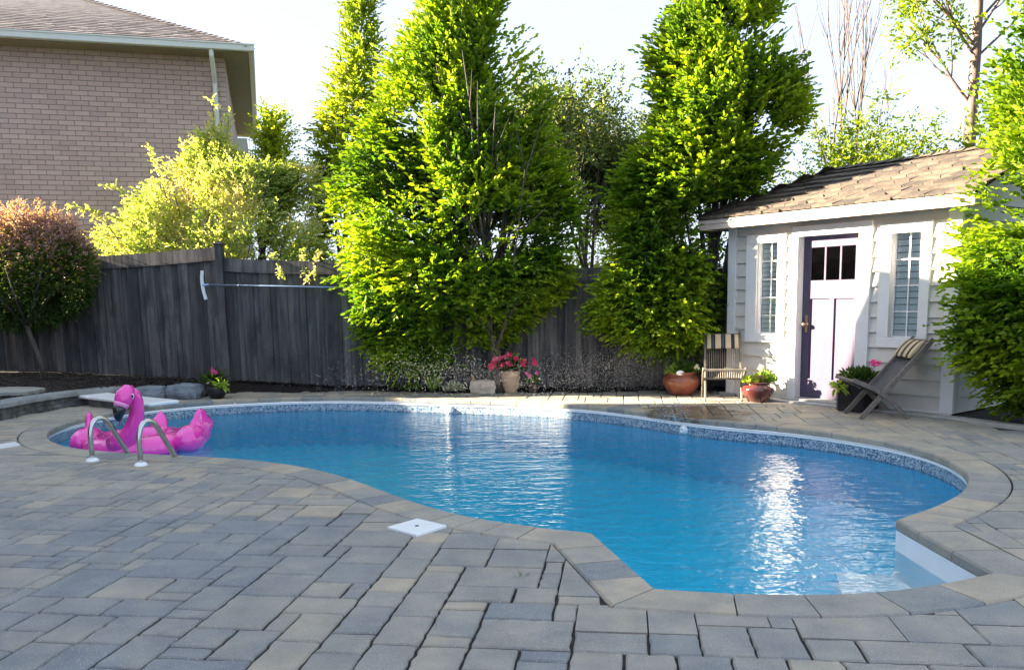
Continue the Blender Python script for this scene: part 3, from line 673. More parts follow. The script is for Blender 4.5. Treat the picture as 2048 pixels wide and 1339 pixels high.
rock('boulder', (-4.93, 12.72, .09), (.30, .22, .15), M_STONE, 2, -.1, 'larger flat topped grey boulder beside the pot of pink and lime flowers', group='grey boulders edging the bed')
rock('limestone_block', (-.42, 12.72, .09), (.235, .15, .115), M_LIME, 4, -.12, 'rough pale limestone block on the bed edge beside the tall beige pot', cat='rock', box=.85)
m = MB(); m.add([(0, 0, 0), (.07, 0, 0), (.045, .02, .04), (.0, .0, .11), (.01, .03, .0), (.03, -.02, .03)], [(0, 1, 5), (5, 3, 0), (1, 2, 5), (2, 3, 5), (0, 4, 3), (4, 2, 3), (1, 2, 4)])
o = m.build('dry_leaf', simple('dry_tan', (.45, .30, .15), .8), label='curled tan dry leaf standing on top of the limestone block', cat='dry leaf'); o.location = (-.60, 12.72, .185)
# flagstones in the bed
for i, (x, y, sx, sy, lab) in enumerate(((-7.35, 12.15, .62, .42, 'pale flat flagstone lying in the mulch below the leaning shrub trunk'), (-7.35, 11.45, .4, .26, 'pale flagstone at the left edge, nearest the retaining wall'))):
    m = MB(); K = 11; rr = random.Random(i+3); pts = []
    for k in range(K): a = 2*math.pi*k/K; q = rr.uniform(.85, 1.1); pts.append((math.cos(a)*sx*q, math.sin(a)*sy*q))
    m.add([(p[0], p[1], 0) for p in pts]+[(p[0], p[1], .045) for p in pts]+[(p[0]*.97, p[1]*.97, .055) for p in pts], [tuple(range(2*K, 3*K))]+[(k, (k+1) % K, K+(k+1) % K, K+k) for k in range(K)]+[(K+k, K+(k+1) % K, 2*K+(k+1) % K, 2*K+k) for k in range(K)])
    o = m.build('flagstone', simple('flagstone_grey', (.30, .31, .28), .85, .15, 6, bst=.4), label=lab, cat='flagstone', group='flagstones in the mulch bed'); o.location = (x, y, bed_z(x, y)+.012); o.rotation_euler = (0, 0, -.12)

# kerb round the shed
m = MB(); P = resample(KERB[1:], .1); vs = []; fs = []; K = 6
for i, p in enumerate(P):
    d = (P[min(i+1, len(P)-1)]-P[max(i-1, 0)]).normalized(); nn = Vector((-d.y, d.x))
    if nn.dot(Vector((1, .6))) < 0: nn = -nn
    for w, z in ((0, -.02), (0, .022), (.01, .03), (.16, .03), (.17, .022), (.17, -.02)):
        q = p + nn*w; vs.append((q.x, q.y, z + .003*noise.noise(Vector((q.x*8, q.y*8, 0)))))
for i in range(len(P)-1):
    for e in range(K): fs.append((i*K+e, i*K+(e+1) % K, (i+1)*K+(e+1) % K, (i+1)*K+e))
fs += [tuple(range(K)), tuple((len(P)-1)*K+e for e in range(K))]
m.add(vs, fs).build('kerb', M_CURB, kind='structure')
# gravel and soil between kerb and shed, dark bed to the right
m = MB(); ks_ = [k for k in KERB]; inner = [sh(-.6, -.6), sh(.2, -.05), sh(3.1, -.05), sh(3.1, -3), Vector((12, 12)), Vector((12, 4))]
vs = [(p.x, p.y, .004) for p in ks_] ; vs2 = [(9.5, 5, .004), (12, 5, .004), (12, 13, .004), (4.5, 13, .004)]
m.add(vs+vs2, [tuple(range(len(vs)+4))]).build('soil_strip', M_MULCH, kind='structure')

# ================================================================ FENCE
fence = empty('wooden_fence', (0, 0, 0), label='weathered dark grey board fence with curved top rails along the back of the yard', cat='fence')
posts_x = [-11.4, -8.05, -4.55, -1.2, 2.1, 5.4, 8.7]
def ftop(x):
    """height of the fence cap rail, dips between the posts and steps at them"""
    if x < -8.05: return 2.36 + .12*((x+9.7)/1.65)**2 - .05
    if x < -4.55: t = (x+8.05)/3.5; return 2.19 + .22*max(0, t-.4)**1.6
    if x < -1.2: t = (x+4.55)/3.35; return 2.125 - .155*t**.6
    if x < 2.1: return 1.87 - .05*(x+1.2)/3.3
    return 1.78
for bi in range(len(posts_x)-1):
    xa, xb = posts_x[bi], posts_x[bi+1]; m = MB(); x = xa + .06; k = 0; rr = random.Random(bi)
    while x < xb-.06:
        w = rr.uniform(.125, .15); x2 = min(xb-.05, x+w); yb = fence_y((x+x2)/2) + (.0 if k % 2 == 0 else .040); zb = bed_z((x+x2)/2, yb) - .05 + rr.uniform(0, .02); t = rr.uniform(.02, 1.)
        lean = rr.gauss(0, .006); e = .006; yo = rr.uniform(-.003, .003)
        for (f0, f1) in ((0, 1),):
            zt = min(ftop(x), ftop(x2)) - .17
            vs = [(x-.012, yb+yo, zb), (x2+.012, yb+yo, zb), (x2+.012+lean, yb+yo, zt), (x-.012+lean, yb+yo, zt), (x-.012, yb+.02, zb), (x2+.012, yb+.02, zb), (x2+.012+lean, yb+.02, zt), (x-.012+lean, yb+.02, zt)]
            m.add(vs, [(0, 1, 2, 3), (4, 7, 6, 5), (0, 3, 7, 4), (1, 5, 6, 2), (3, 2, 6, 7)], t)
        x = x2; k += 1
    m.build('board_panel', M_FENCE, fence)
    m = MB(); vs = []; fs = []; nn = 24
    for j in range(nn+1):
        x = xa + .05 + (xb-xa-.1)*j/nn; y = fence_y(x)-.018; zt = ftop(x); vs += [(x, y, ftop(x)-.175), (x, y, zt), (x, y+.06, zt), (x, y+.06, ftop(x)-.175)]
    for j in range(nn):
        for e in range(4): fs.append((j*4+e, j*4+(e+1) % 4, (j+1)*4+(e+1) % 4, (j+1)*4+e))
    fs += [(0, 1, 2, 3), tuple(nn*4+e for e in (3, 2, 1, 0))]; m.add(vs, fs, .95).build('top_rail', M_FENCE, fence)
    m = MB(); vs = []; fs = []
    for j in range(nn+1):
        x = xa + .05 + (xb-xa-.1)*j/nn; y = fence_y(x)-.03; zt = ftop(x)-.172; vs += [(x, y, zt-.03), (x, y, zt), (x, y+.02, zt), (x, y+.02, zt-.03)]
    for j in range(nn):
        for e in range(4): fs.append((j*4+e, j*4+(e+1) % 4, (j+1)*4+(e+1) % 4, (j+1)*4+e))
    m.add(vs, fs, .8).build('rail_moulding', M_FENCE, fence)
for x in posts_x:
    m = MB(); y = fence_y(x); h = ftop(x-.01)+.03 if x > -8 else ftop(x)+.1; z0 = bed_z(x, y)-.1
    m.box((x-.055, y-.06, z0), (x+.055, y+.05, h), .6); p = m.build('post', M_FENCE, fence)
    m = MB(); m.box((x-.08, y-.085, h), (x+.08, y+.075, h+.028), .7, bev=.004); m.box((x-.05, y-.055, h+.028), (x+.05, y+.045, h+.045), .7); m.build('post_cap', M_FENCE, p)

for bi in range(5):   # unseen left side run of the fence, added to shade the bed and pool end
    m = MB(); y = 14.1 - bi*2.9; rr = random.Random(40+bi)
    while y > 14.1-(bi+1)*2.9+.02: m.box((-10.62+rr.uniform(-.004, .004), y-.138, .0), (-10.60, y, 2.32), rr.uniform(.1, .9)); y -= .142
    m.build('board_panel', M_FENCE, fence)
# long brush on its pole hung on the fence
def onfence(px, py, off=.09):
    d = ray(px, py); t = (12.87 + .12*.97 - off) / (d.y + .12*d.x); return Vector((0, 0, CAM_H)) + d*t
a, b = onfence(412, 569), onfence(672, 574.5); br = empty('pool_brush', a, label='pool brush with curved white head and long blue aluminium pole hung on the fence', cat='pool brush')
b2 = a + (b-a)*1.35
m = MB(); m.tube([Vector(), b2-a], .0125, 10); m.build('pole', M_POLE, br, smooth=True)
c_ = [onfence(x, y, .10)-a for x, y in ((404.5, 541), (403.5, 555), (405, 570), (408, 585), (412, 598))]
m = MB()
for i in range(len(c_)-1): m.bar(c_[i], c_[i+1]+(c_[i+1]-c_[i])*.05, .045, .03, up=(0, 1, 0))
m.build('brush_head', M_WHITE, br)
m = MB(); m.tube([c_[2], c_[2]+Vector((.04, 0, 0)), Vector((.05, 0, 0))], [.02, .024, .016], 8); m.build('socket', M_POLE, br)
# solar light stub at the fence foot
lp = onfence(437, 756, .12); sl_ = empty('garden_light', (lp.x, lp.y, bed_z(lp.x, lp.y)), label='small copper garden light at the foot of the fence post', cat='garden light')
m = MB(); m.lathe([(0, .0), (.008, .0), (.008, .05), (.03, .055), (.034, .11), (.02, .125), (0, .128)], 14); m.build('lamp_body', M_BRASS, sl_, smooth=True)

# ================================================================ SHED
shed = empty('garden_shed', (SH_O.x, SH_O.y, 0), math.atan2(SH_D.y, SH_D.x), label='cream clapboard garden shed with lilac door and cedar shake roof', cat='shed')
SW, SDEP, WT = 3.10, 2.9, 2.36
openings = [(.46, .79, .875, 2.07), (1.10, 1.93, 0, 2.115), (2.34, 2.695, .87, 2.07)]
m = MB(); z = .02; k = 0; ex_ = .179
rows = []
while z < WT: rows.append((z, min(WT, z+ex_))); z += ex_
for z0, z1 in rows:
    xsb = {0.0, SW}; 
    segs = [(0.0, SW)]
    for (a, b, c, d) in openings:
        if z1 > c and z0 < d:
            ns_ = []
            for s0, s1 in segs:
                if a > s0: ns_.append((s0, min(a, s1)))
                if b < s1: ns_.append((max(b, s0), s1))
            segs = [q for q in ns_ if q[1]-q[0] > .01] if (z0 >= c-.001 and z1 <= d+.001) or True else segs
    for s0, s1 in segs:
        m.add([(s0, -.034, z0+.010), (s1, -.034, z0+.010), (s1, -.004, z1+.006), (s0, -.004, z1+.006), (s0, .02, z0+.010), (s1, .02, z0+.010)], [(0, 1, 2, 3), (0, 4, 5, 1)], 0)
    # gap fillers above and below openings where a course is only partly cut
    for (a, b, c, d) in openings:
        if z0 < c < z1: m.add([(a, -.006, z0), (b, -.006, z0), (b, -.006, c), (a, -.006, c)], [(0, 1, 2, 3)])
        if z0 < d < z1: m.add([(a, -.006, d), (b, -.006, d), (b, -.006, z1), (a, -.006, z1)], [(0, 1, 2, 3)])
m.build('front_wall', M_SIDING, shed)
m = MB()
for z0, z1 in rows: m.add([(SW+.034, 0, z0+.01), (SW+.034, SDEP, z0+.01), (SW+.004, SDEP, z1+.006), (SW+.004, 0, z1+.006), (SW-.02, 0, z0+.01), (SW-.02, SDEP, z0+.01)], [(0, 1, 2, 3), (0, 4, 5, 1)])
m.add([(SW+.004, 0, WT), (SW+.004, SDEP, WT), (SW+.004, SDEP/2, 3.02)], [(0, 1, 2)])
m.build('side_wall', M_SIDING2, shed)
m = MB()
for z0, z1 in rows: m.add([(-.020, 0, z0), (-.020, SDEP, z0), (-.004, SDEP, z1), (-.004, 0, z1)], [(3, 2, 1, 0)])
m.build('side_wall', M_SIDING, shed)
m = MB(); m.add([(0, SDEP, 0), (SW, SDEP, 0), (SW, SDEP, WT), (0, SDEP, WT)], [(0, 1, 2, 3)]); m.build('rear_wall', M_SIDING, shed)
m = MB(); m.add([(0, .0, .03), (SW, .0, .03), (SW, SDEP, .03), (0, SDEP, .03)], [(0, 1, 2, 3)]); m.build('floor', M_BLOCK, shed)
for x0, x1, y0, y1, mm in ((-.028, .105, -.046, .0, M_TRIM), (SW-.105, SW+.042, -.046, .0, M_TRIM), (SW+.0, SW+.042, .001, .10, M_SIDING2), (-.030, .0, .0, .1, M_TRIM)):
    m = MB(); m.box((x0, y0, .03), (x1, y1, WT), bev=.003); m.build('corner_board', mm, shed)
for a_, b_ in ((-.02, 1.0), (2.1, SW+.02)): m = MB(); m.box((a_, -.040, -.01), (b_, .0, .045)); m.build('base_board', M_TRIM, shed)
m = MB(); m.box((-.10, -.10, -.01), (.16, .05, .035), bev=.004); m.build('footing', M_CURB, shed)
# soffit and fascia
OV = .33; OVL = .30
m = MB(); m.box((-OVL, -OV+.03, WT-.06), (SW+.26, -.0, WT-.045)); m.build('soffit', simple('brown_soffit', (.33, .25, .20), .7), shed)
M_FASC = simple('pinkish_primer_wood', (.62, .50, .43), .6, .08, 5, bst=.2)
m = MB(); m.box((-OVL, -OV, WT-.075), (SW+.29, -OV+.025, WT+.035), bev=.002); m.box((-OVL-.005, -OV-.018, WT+.0), (SW+.295, -OV-.0025, WT+.05), bev=.002)
for x in (.5, 1.1, 1.75, 2.35, 2.9): m.box((x, -OV-.004, WT-.06), (x+.012, -OV-.0005, WT-.015))
m.build('fascia', M_FASC, shed)
m = MB(); m.box((-OVL-.0, -OV+.028, WT-.075), (-OVL+.025, SDEP+.3, WT+.035)); m.build('fascia', M_FASC, shed)
# roof: hip on the left, gable on the right
RZ0, RZ1 = WT+.055, 3.10; RY0, RY1 = -OV-.02, SDEP/2; RXL = -OVL-.02; RXR = SW+.31; HIPX = .62
def roofpt(x, t): return Vector((x, RY0+(RY1-RY0)*t, RZ0+(RZ1-RZ0)*t))
roof = MB(); roof.add([roofpt(RXL, 0)+Vector((0, 0, -.02)), roofpt(RXR, 0)+Vector((0, 0, -.02)), roofpt(RXR, 1)+Vector((0, 0, -.02)), roofpt(HIPX, 1)+Vector((0, 0, -.02)),
    Vector((RXL, 2*RY1-RY0, RZ0-.02)), Vector((RXR, 2*RY1-RY0, RZ0-.02))], [(0, 1, 2, 3), (0, 3, 4), (3, 2, 5, 4)], .3)
rr = random.Random(5); NC = 8; sl_len = math.hypot(RY1-RY0, RZ1-RZ0); slope = math.atan2(RZ1-RZ0, RY1-RY0)
def shake(p, u, v, w, ln, th, t):
    """p lower left corner, u along the course, v up the slope"""
    n_ = u.cross(v).normalized(); q = []
    for (a, b, c) in ((0, 0, .0), (w, 0, 0), (w, ln, -.012), (0, ln, -.012)): q.append(p + u*a + v*b + n_*(c))
    q2 = [q[0]+n_*th, q[1]+n_*th, q[2]+n_*.006, q[3]+n_*.006]; roof.add(q+q2, [(4, 5, 6, 7), (0, 1, 5, 4), (1, 2, 6, 5), (3, 0, 4, 7)], t)
u = Vector((1, 0, 0)); v = Vector((0, math.cos(slope), math.sin(slope)))
for c in range(NC):
    t0 = c/NC; xl = RXL+(HIPX-RXL)*t0; x = xl + rr.uniform(-.05, .02)
    while x < RXR-.02:
        w = rr.uniform(.11, .30); w = min(w, RXR-x); shake(roofpt(x, t0) + u*0 + v*rr.uniform(-.018, .012) + Vector((0, 0, .008)), u, v, w-.006, sl_len/NC*1.3, rr.uniform(.022, .034), rr.uniform(.0, 1.)); x += w
# hip side
A0, A1, AP = Vector((RXL, RY0, RZ0)), Vector((RXL, 2*RY1-RY0, RZ0)), Vector((HIPX, RY1, RZ1)); hv = (AP-Vector((RXL, RY1, RZ0))); hl = hv.length; hv.normalize(); hu = Vector((0, -1, 0))
for c in range(NC-2):
    t0 = c/(NC-2); y1_ = A1.y+(AP.y-A1.y)*t0; y0_ = A0.y+(AP.y-A0.y)*t0; y = y1_; 
    while y > y0_+.02:
        w = min(rr.uniform(.09, .22), y-y0_); base = Vector((RXL, y, RZ0)) + hv*(hl*t0 + rr.uniform(-.012, .01)) + Vector((0, 0, .008)); shake(base, hu, hv, w-.006, hl/(NC-2)*1.3, rr.uniform(.028, .042), rr.uniform(0, 1.)); y -= w
# ridge and hip caps
def capline(p, q, n_):
    for i in range(n_):
        a = p.lerp(q, i/n_); b = p.lerp(q, (i+1.25)/n_); d = (b-a).normalized(); s_ = d.cross(Vector((0, 0, 1))).normalized()
        roof.add([a+s_*.09+Vector((0, 0, -.012)), a+Vector((0, 0, .032)), a-s_*.09+Vector((0, 0, -.012)), b+s_*.09+Vector((0, 0, -.03)), b+Vector((0, 0, .012)), b-s_*.09+Vector((0, 0, -.03))], [(0, 1, 4, 3), (1, 2, 5, 4), (0, 2, 1)], rr.uniform(.5, 1.))
capline(Vector((RXR, RY1, RZ1+.025)), Vector((HIPX, RY1, RZ1+.025)), 14); capline(A0+Vector((0, 0, .03)), AP+Vector((0, 0, .025)), 11)
roof.build('roof', M_SHAKE, shed)
# windows
def window(x0, x1, z0, z1, fx0, fx1, fz0, fz1):
    w = empty('window', (0, 0, 0)); w.parent = shed
    del w
def shed_window(x0, x1, z0, z1, fx0, fx1, fz0, fz1, nm, rows_, slat):
    m = MB(); y0, y1 = -.052, -.004
    m.box((fx0, y0, fz1-(fz1-z1)), (fx1, y1, fz1), bev=.003); m.box((fx0, y0, fz0), (fx1, y1, z0), bev=.003); m.box((fx0, y0, z0+.001), (x0, y1, z1-.001), bev=.003); m.box((x1, y0, z0+.001), (fx1, y1, z1-.001), bev=.003)
    # reveal
    m.add([(x0, -.03, z0), (x0, -.03, z1), (x0, .09, z1), (x0, .09, z0)], [(0, 1, 2, 3)]); m.add([(x1, -.03, z0), (x1, -.03, z1), (x1, .09, z1), (x1, .09, z0)], [(0, 3, 2, 1)])
    m.add([(x0, -.03, z0), (x1, -.03, z0), (x1, .09, z0), (x0, .09, z0)], [(0, 1, 2, 3)]); m.add([(x0, -.03, z1), (x1, -.03, z1), (x1, .09, z1), (x0, .09, z1)], [(0, 3, 2, 1)])
    fr = m.build('window', M_TRIM, shed)
    m = MB(); m.box((x0, .055, z0), (x1, .059, z1)); m.build('pane', M_GLASS, fr)
    m = MB(); cx = (x0+x1)/2; m.box((cx-.008, .046, z0), (cx+.008, .054, z1))
    for i in range(1, rows_): zz = z0+(z1-z0)*i/rows_; m.box((x0, .045, zz-.008), (x1, .0535, zz+.008))
    m.box((x0, .044, z0), (x0+.012, .056, z1)); m.box((x1-.012, .044, z0), (x1, .056, z1)); m.box((x0, .043, z0), (x1, .056, z0+.014)); m.build('muntins', M_TRIM, fr)
    m = MB(); zz = z0+.01
    while zz < z1: m.add([(x0+.005, .066, zz), (x1-.005, .066, zz), (x1-.005, .076, zz+slat*.88), (x0+.005, .076, zz+slat*.88)], [(0, 1, 2, 3)]); zz += slat
    m.build('blind', simple('blind_slats', (.84, .88, .86), .6, .05), fr)
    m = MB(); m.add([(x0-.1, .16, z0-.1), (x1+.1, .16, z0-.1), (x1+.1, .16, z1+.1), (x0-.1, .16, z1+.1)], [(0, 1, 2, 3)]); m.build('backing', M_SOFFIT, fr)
shed_window(.46, .785, .875, 2.07, .285, .895, .757, 2.19, 'l', 5, .062)
shed_window(2.345, 2.695, .87, 2.07, 2.205, 2.812, .748, 2.19, 'r', 4, .075)
# door frame, door
m = MB(); m.box((1.012, -.056, .055), (1.095, -.003, 2.115), bev=.003); m.box((1.935, -.056, .055), (2.098, -.003, 2.115), bev=.003); m.box((1.005, -.061, 2.116), (2.104, -.003, 2.245), bev=.003)
m.add([(1.0955, -.04, .05), (1.0955, -.04, 2.115), (1.0955, .12, 2.115), (1.0955, .12, .05)], [(0, 1, 2, 3)]); m.add([(1.9345, -.04, .05), (1.9345, -.04, 2.115), (1.9345, .12, 2.115), (1.9345, .12, .05)], [(0, 1, 2, 3)]); m.add([(1.0955, -.04, 2.1155), (1.9345, -.04, 2.1155), (1.9345, .12, 2.1155), (1.0955, .12, 2.1155)], [(0, 1, 2, 3)])
m.box((1.0, -.064, .03), (1.11, -.057, .22)); m.build('door_frame', M_TRIM, shed)
m = MB(); m.box((.98, -.17, .0), (2.02, .12, .052), bev=.006); m.build('door_sill', M_CURB, shed)
m = MB(); dx0, dx1, dz0, dz1, dy = 1.10, 1.93, .056, 2.11, .075; yb = dy+.04; st = .105
gz0, gz1 = 1.56, 1.975; gw = (dx1-dx0-2*st); mu = .022; gx = [dx0+st + i*(gw+mu)/3 for i in range(3)]; gwi = (gw-2*mu)/3
m.box((dx0, dy, dz0), (dx0+st, yb, dz1)); m.box((dx1-st, dy, dz0), (dx1, yb, dz1)); m.box((dx0+st, dy, gz1), (dx1-st, yb, dz1)); m.box((dx0+st, dy+.001, 1.33), (dx1-st, yb, gz0)); m.box((dx0+st, dy+.001, dz0), (dx1-st, yb, .30))
mx_ = (dx0+dx1)/2; m.box((mx_-.035, dy+.0005, .30), (mx_+.035, yb, 1.33)); 
for i in (0, 1): m.box((gx[i]+gwi, dy+.004, gz0), (gx[i]+gwi+mu, yb, gz1))
m.box((dx0+st, dy+.022, .30), (mx_-.035, yb-.004, 1.33)); m.box((mx_+.035, dy+.022, .30), (dx1-st, yb-.004, 1.33))
door = m.build('door', M_DOOR, shed)
for i in range(3): m = MB(); m.box((gx[i], dy+.016, gz0), (gx[i]+gwi, dy+.020, gz1)); m.build('door_pane', M_GLASSD, door)
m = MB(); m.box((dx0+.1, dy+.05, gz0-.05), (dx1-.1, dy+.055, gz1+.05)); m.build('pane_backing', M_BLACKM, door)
m = MB(); Mh = Matrix.Translation((1.165, dy, 1.0)) @ Matrix.Rotation(R(90), 4, 'X'); m.lathe([(0, .0), (.028, 0), (.028, .006), (.012, .012), (.011, .045), (.024, .05), (.030, .065), (.022, .08), (0, .084)], 18, M=Mh); m.build('handle', M_BRASS, door, smooth=True)
m = MB(); m.box((1.15, dy-.006, .90), (1.18, dy, 1.12), bev=.002); m.build('latch_plate', M_BRASS, door)

# ================================================================ BRICK HOUSE
HY = R(16.0); hc = atY(461, 300, 16.4); hd = Vector((math.cos(HY), math.sin(HY), 0)); hb = Vector((-math.sin(HY), math.cos(HY), 0))
house = empty('brick_house', (hc.x, hc.y, 0), HY, label='two storey pink brick house with brown shingle roof behind the fence', cat='house')
EZ = 5.92; HW = 5.2; HD = 7.4
m = MB(); m.add([(-HW, 0, -.5), (0, 0, -.5), (0, 0, EZ), (-HW, 0, EZ), (0, HD, -.5), (0, HD, EZ), (-HW, HD, -.5), (-HW, HD, EZ)], [(0, 1, 2, 3), (1, 4, 5, 2), (4, 6, 7, 5), (6, 0, 3, 7)]); m.add([(-HW, 0, EZ), (-HW, HD, EZ), (-HW, HD/2, EZ+2.4)], [(0, 1, 2)]); m.build('wall', M_BRICK, house)
OH = .42
m = MB(); m.box((-HW-OH, -OH, EZ-.045), (OH, HD+OH, EZ-.03)); 
for i in range(26): m.box((-HW + i*.2, -OH+.02, EZ-.05), (-HW+i*.2+.012, -.01, EZ-.046))
m.build('soffit', M_SOFFIT, house)
m = MB()
for (a, b) in (((-HW-OH-.1, -OH-.11), (OH+.11, -OH)), ((OH, -OH-.0), (OH+.11, HD+OH))): m.box((a[0], a[1], EZ-.03), (b[0], b[1], EZ+.085), bev=.01)
m.box((-HW-OH, -OH-.125, EZ+.07), (OH+.125, -OH-.11, EZ+.09)); m.build('gutter', M_GUTTER, house)
m = MB(); m.tube([(-.21, -OH-.04, EZ-.0), (-.21, -OH-.04, EZ-.12), (-.2, -.08, EZ-.5), (-.2, -.06, EZ-.7), (-.2, -.06, 0)], .042, 8); m.build('downspout', M_GUTTER, house)
# hipped roof, with staggered shingle courses built as shallow steps
rz = 3.1; RX = OH+.05; pitch = .50; hr = (HD+2*OH+.2)/2; ridge_z = EZ+.06+hr*pitch
roofm = MB(); rr = random.Random(8)
cor = [Vector((-HW-.3, -RX, EZ+.06)), Vector((RX, -RX, EZ+.06)), Vector((RX, HD+RX, EZ+.06)), Vector((-HW-.3, HD+RX, EZ+.06))]; rd = [Vector((-HW-.3, HD/2, ridge_z)), Vector((RX-hr, HD/2, ridge_z))]
roofm.add([*cor, *rd], [(0, 1, 5, 4), (1, 2, 5), (2, 3, 4, 5), (3, 0, 4)], .4)
exq = .14; sl2 = math.hypot(1, pitch); ncs = int(hr*sl2/exq); vv = Vector((0, 1, pitch)).normalized(); nn_ = Vector((0, -pitch, 1)).normalized()
for c in range(ncs):
    s_ = c*exq; y = -RX + s_/sl2; z = EZ+.06 + s_/sl2*pitch; x = RX - s_/sl2; xl = -HW-.3
    xx = x
    if z > EZ+3: break
    while xx > max(xl, -9):
        w = rr.uniform(.10, .36); x0 = max(xx-w, xl); t = rr.uniform(.15, .95); d = rr.choice([0, 0, .045])
        p = Vector((x0, y, z)) - vv*d; a = p + nn_*.014; roofm.add([p, p+Vector((xx-x0, 0, 0)), a+Vector((xx-x0, 0, 0)), a, a+vv*(exq+d)-nn_*.012+Vector((xx-x0, 0, 0)), a+vv*(exq+d)-nn_*.012], [(0, 1, 2, 3), (3, 2, 4, 5)], t); xx -= w
hipd = rd[1]-cor[1]
for i in range(44):
    a = cor[1] + hipd*(i/44) + Vector((0, 0, .03)); b = cor[1] + hipd*((i+1.2)/44) + Vector((0, 0, .015)); s_ = Vector((hipd.y, -hipd.x, 0)).normalized()
    roofm.add([a+s_*.13-Vector((0, 0, .05)), a, a-s_*.13-Vector((0, 0, .05)), b+s_*.13-Vector((0, 0, .05)), b, b-s_*.13-Vector((0, 0, .05))], [(0, 1, 4, 3), (1, 2, 5, 4), (0, 2, 1)], .6)
roofm.build('roof', M_SHINGLE, house)
m = MB()
m.box((-.001, 3.6, 2.6), (.26, 3.7, 5.0)); m.box((-.001, 5.2, 2.6), (.26, 5.3, 5.0)); m.box((-.001, 3.6, 5.001), (.28, 5.3, 5.1)); m.box((-.001, 3.6, 2.5), (.3, 5.3, 2.6)); m.box((.05, 3.7, 3.75), (.22, 5.2, 3.82)); wn = m.build('window', M_GUTTER, house)
m = MB(); m.box((.08, 3.7, 2.6), (.09, 5.2, 5.0)); m.build('pane', M_GLASS, wn)
# unseen mansard house left of the yard, shaped to throw the evening shadow
nh = empty('shadow_house', (-12, 0, 0), label='unseen mansard roofed house left of the yard, added to cast evening shade over the pool', cat='house')
YE = 12.3
m = MB(); m.box((-10, -16, -.3), (0, YE, 4.9)); m.build('wall', M_BRICK, nh)
m = MB(); m.add([(-10, -16, 4.9), (0, -16, 4.9), (0, YE, 4.9), (-10, YE, 4.9), (-9.4, -15.4, 7.0), (-.0, -15.4, 7.0), (-.0, YE-.66, 7.05), (-9.4, YE-.66, 7.05)], [(4, 5, 6, 7), (0, 1, 5, 4), (1, 2, 6, 5), (2, 3, 7, 6), (3, 0, 4, 7)]); m.build('roof', M_SHINGLE, nh)

# ================================================================ DIVING BOARD
dA, dB, dC, dD = (G(152, 791, .14), G(206.5, 784.6, .14), G(354.5, 800.5, .14), G(303, 808, .14)); ctr = (dA+dB+dC+dD)/4
ax = ((dD+dC)/2-(dA+dB)/2); ang = math.atan2(ax.y, ax.x); Lb = ax.length; Wb = .42
db = empty('diving_board', (ctr.x, ctr.y, 0), ang, label='short white diving board at the far left end of the pool', cat='diving board')
m = MB(); m.box((-Lb/2, -Wb/2, .105), (Lb/2, Wb/2, .15), bev=.012); m.build('board', M_WHITE, db)
m = MB(); m.box((-Lb/2+.25, -Wb/2+.06, -.01), (.12, Wb/2-.06, .103), bev=.01); m.build('base', M_BLOCK, db)

# ================================================================ LADDER RAILS
def rail(px, py, label):
    a = G(px, py); n2 = Vector((.42, .907, 0)); o = empty('ladder_rail', a, label=label, cat='handrail', group='stainless steel pool ladder rails')
    prof = [(0, 0), (0, .10), (.0, .22), (.008, .28), (.030, .335), (.065, .370), (.108, .384), (.150, .376), (.190, .345), (.222, .295), (.30, .165), (.385, .02), (.45, -.09), (.50, -.2), (.52, -.35), (.52, -.9)]
    m = MB(); m.tube([n2*t + Vector((0, 0, z)) for t, z in prof], .0235, 16); m.build('tube', M_STEEL, o, smooth=True)
    m = MB(); m.lathe([(.0, .03), (.03, .03), (.046, .022), (.058, .006), (.06, 0)], 24); m.build('escutcheon', M_WHITE, o, smooth=True)
rail(185, 921, 'left one of the two curved steel ladder rails, in front of the flamingo neck')
rail(282, 930, 'right one of the two curved steel ladder rails, in front of the flamingo body')

# ================================================================ FLAMINGO
fc = Vector((-4.22, 9.42, WATER_Z)); fl = empty('flamingo_float', fc, label='hot pink inflatable flamingo float with black beak at the left end of the pool', cat='pool float')
def vinyl_wrinkle(m_, strength=.5):
    n = m_.node_tree; b = n.nodes['Principled BSDF']; t = tex(n, 7, 2, .5, mapped(n, (2.4, 2.4, .5))); bump(n, b, t.outputs[0], strength, .07)
vinyl_wrinkle(M_PINK, .3)
def torus(m, c, Rx, Ry, rx, rz, n=64, k=20, zc=0, pleat=.04, npl=26):
    vs = []; fs = []
    for i in range(n):
        a = 2*math.pi*i/n
        for j in range(k):
            b = 2*math.pi*j/k; inner = max(0, -math.cos(b)); p = 1 - pleat*inner*(.5+.5*math.cos(npl*a)) ; r = rx*p
            vs.append((c[0]+(Rx+r*math.cos(b))*math.cos(a), c[1]+(Ry+r*math.cos(b))*math.sin(a), c[2]+zc+rz*math.sin(b)*p))
    for i in range(n):
        for j in range(k): fs.append((i*k+j, ((i+1) % n)*k+j, ((i+1) % n)*k+(j+1) % k, i*k+(j+1) % k))
    m.add(vs, fs)
m = MB(); torus(m, (0, 0, .04), .40, .42, .17, .145); m.build('ring', M_PINK, fl, smooth=True)
def fw(x, y, Y): p = atY(x, y, Y) - fc; return p
neck = [fw(237, 893, 8.98), fw(252, 880, 8.95), fw(264, 862, 8.93), fw(271.5, 842, 8.93), fw(274.5, 820, 8.93), fw(273.5, 802, 8.92), fw(268, 789, 8.90), fw(258, 784, 8.87)]
m = MB(); m.tube(neck, [.15, .125, .098, .084, .072, .066, .068, .07], 22); m.build('neck', M_PINK, fl, smooth=True)
m = MB(); m.ball(neck[0]+Vector((-.01, 0, -.03)), (.17, .15, .11), 22, 14); m.build('neck_base', M_PINK, fl, smooth=True)
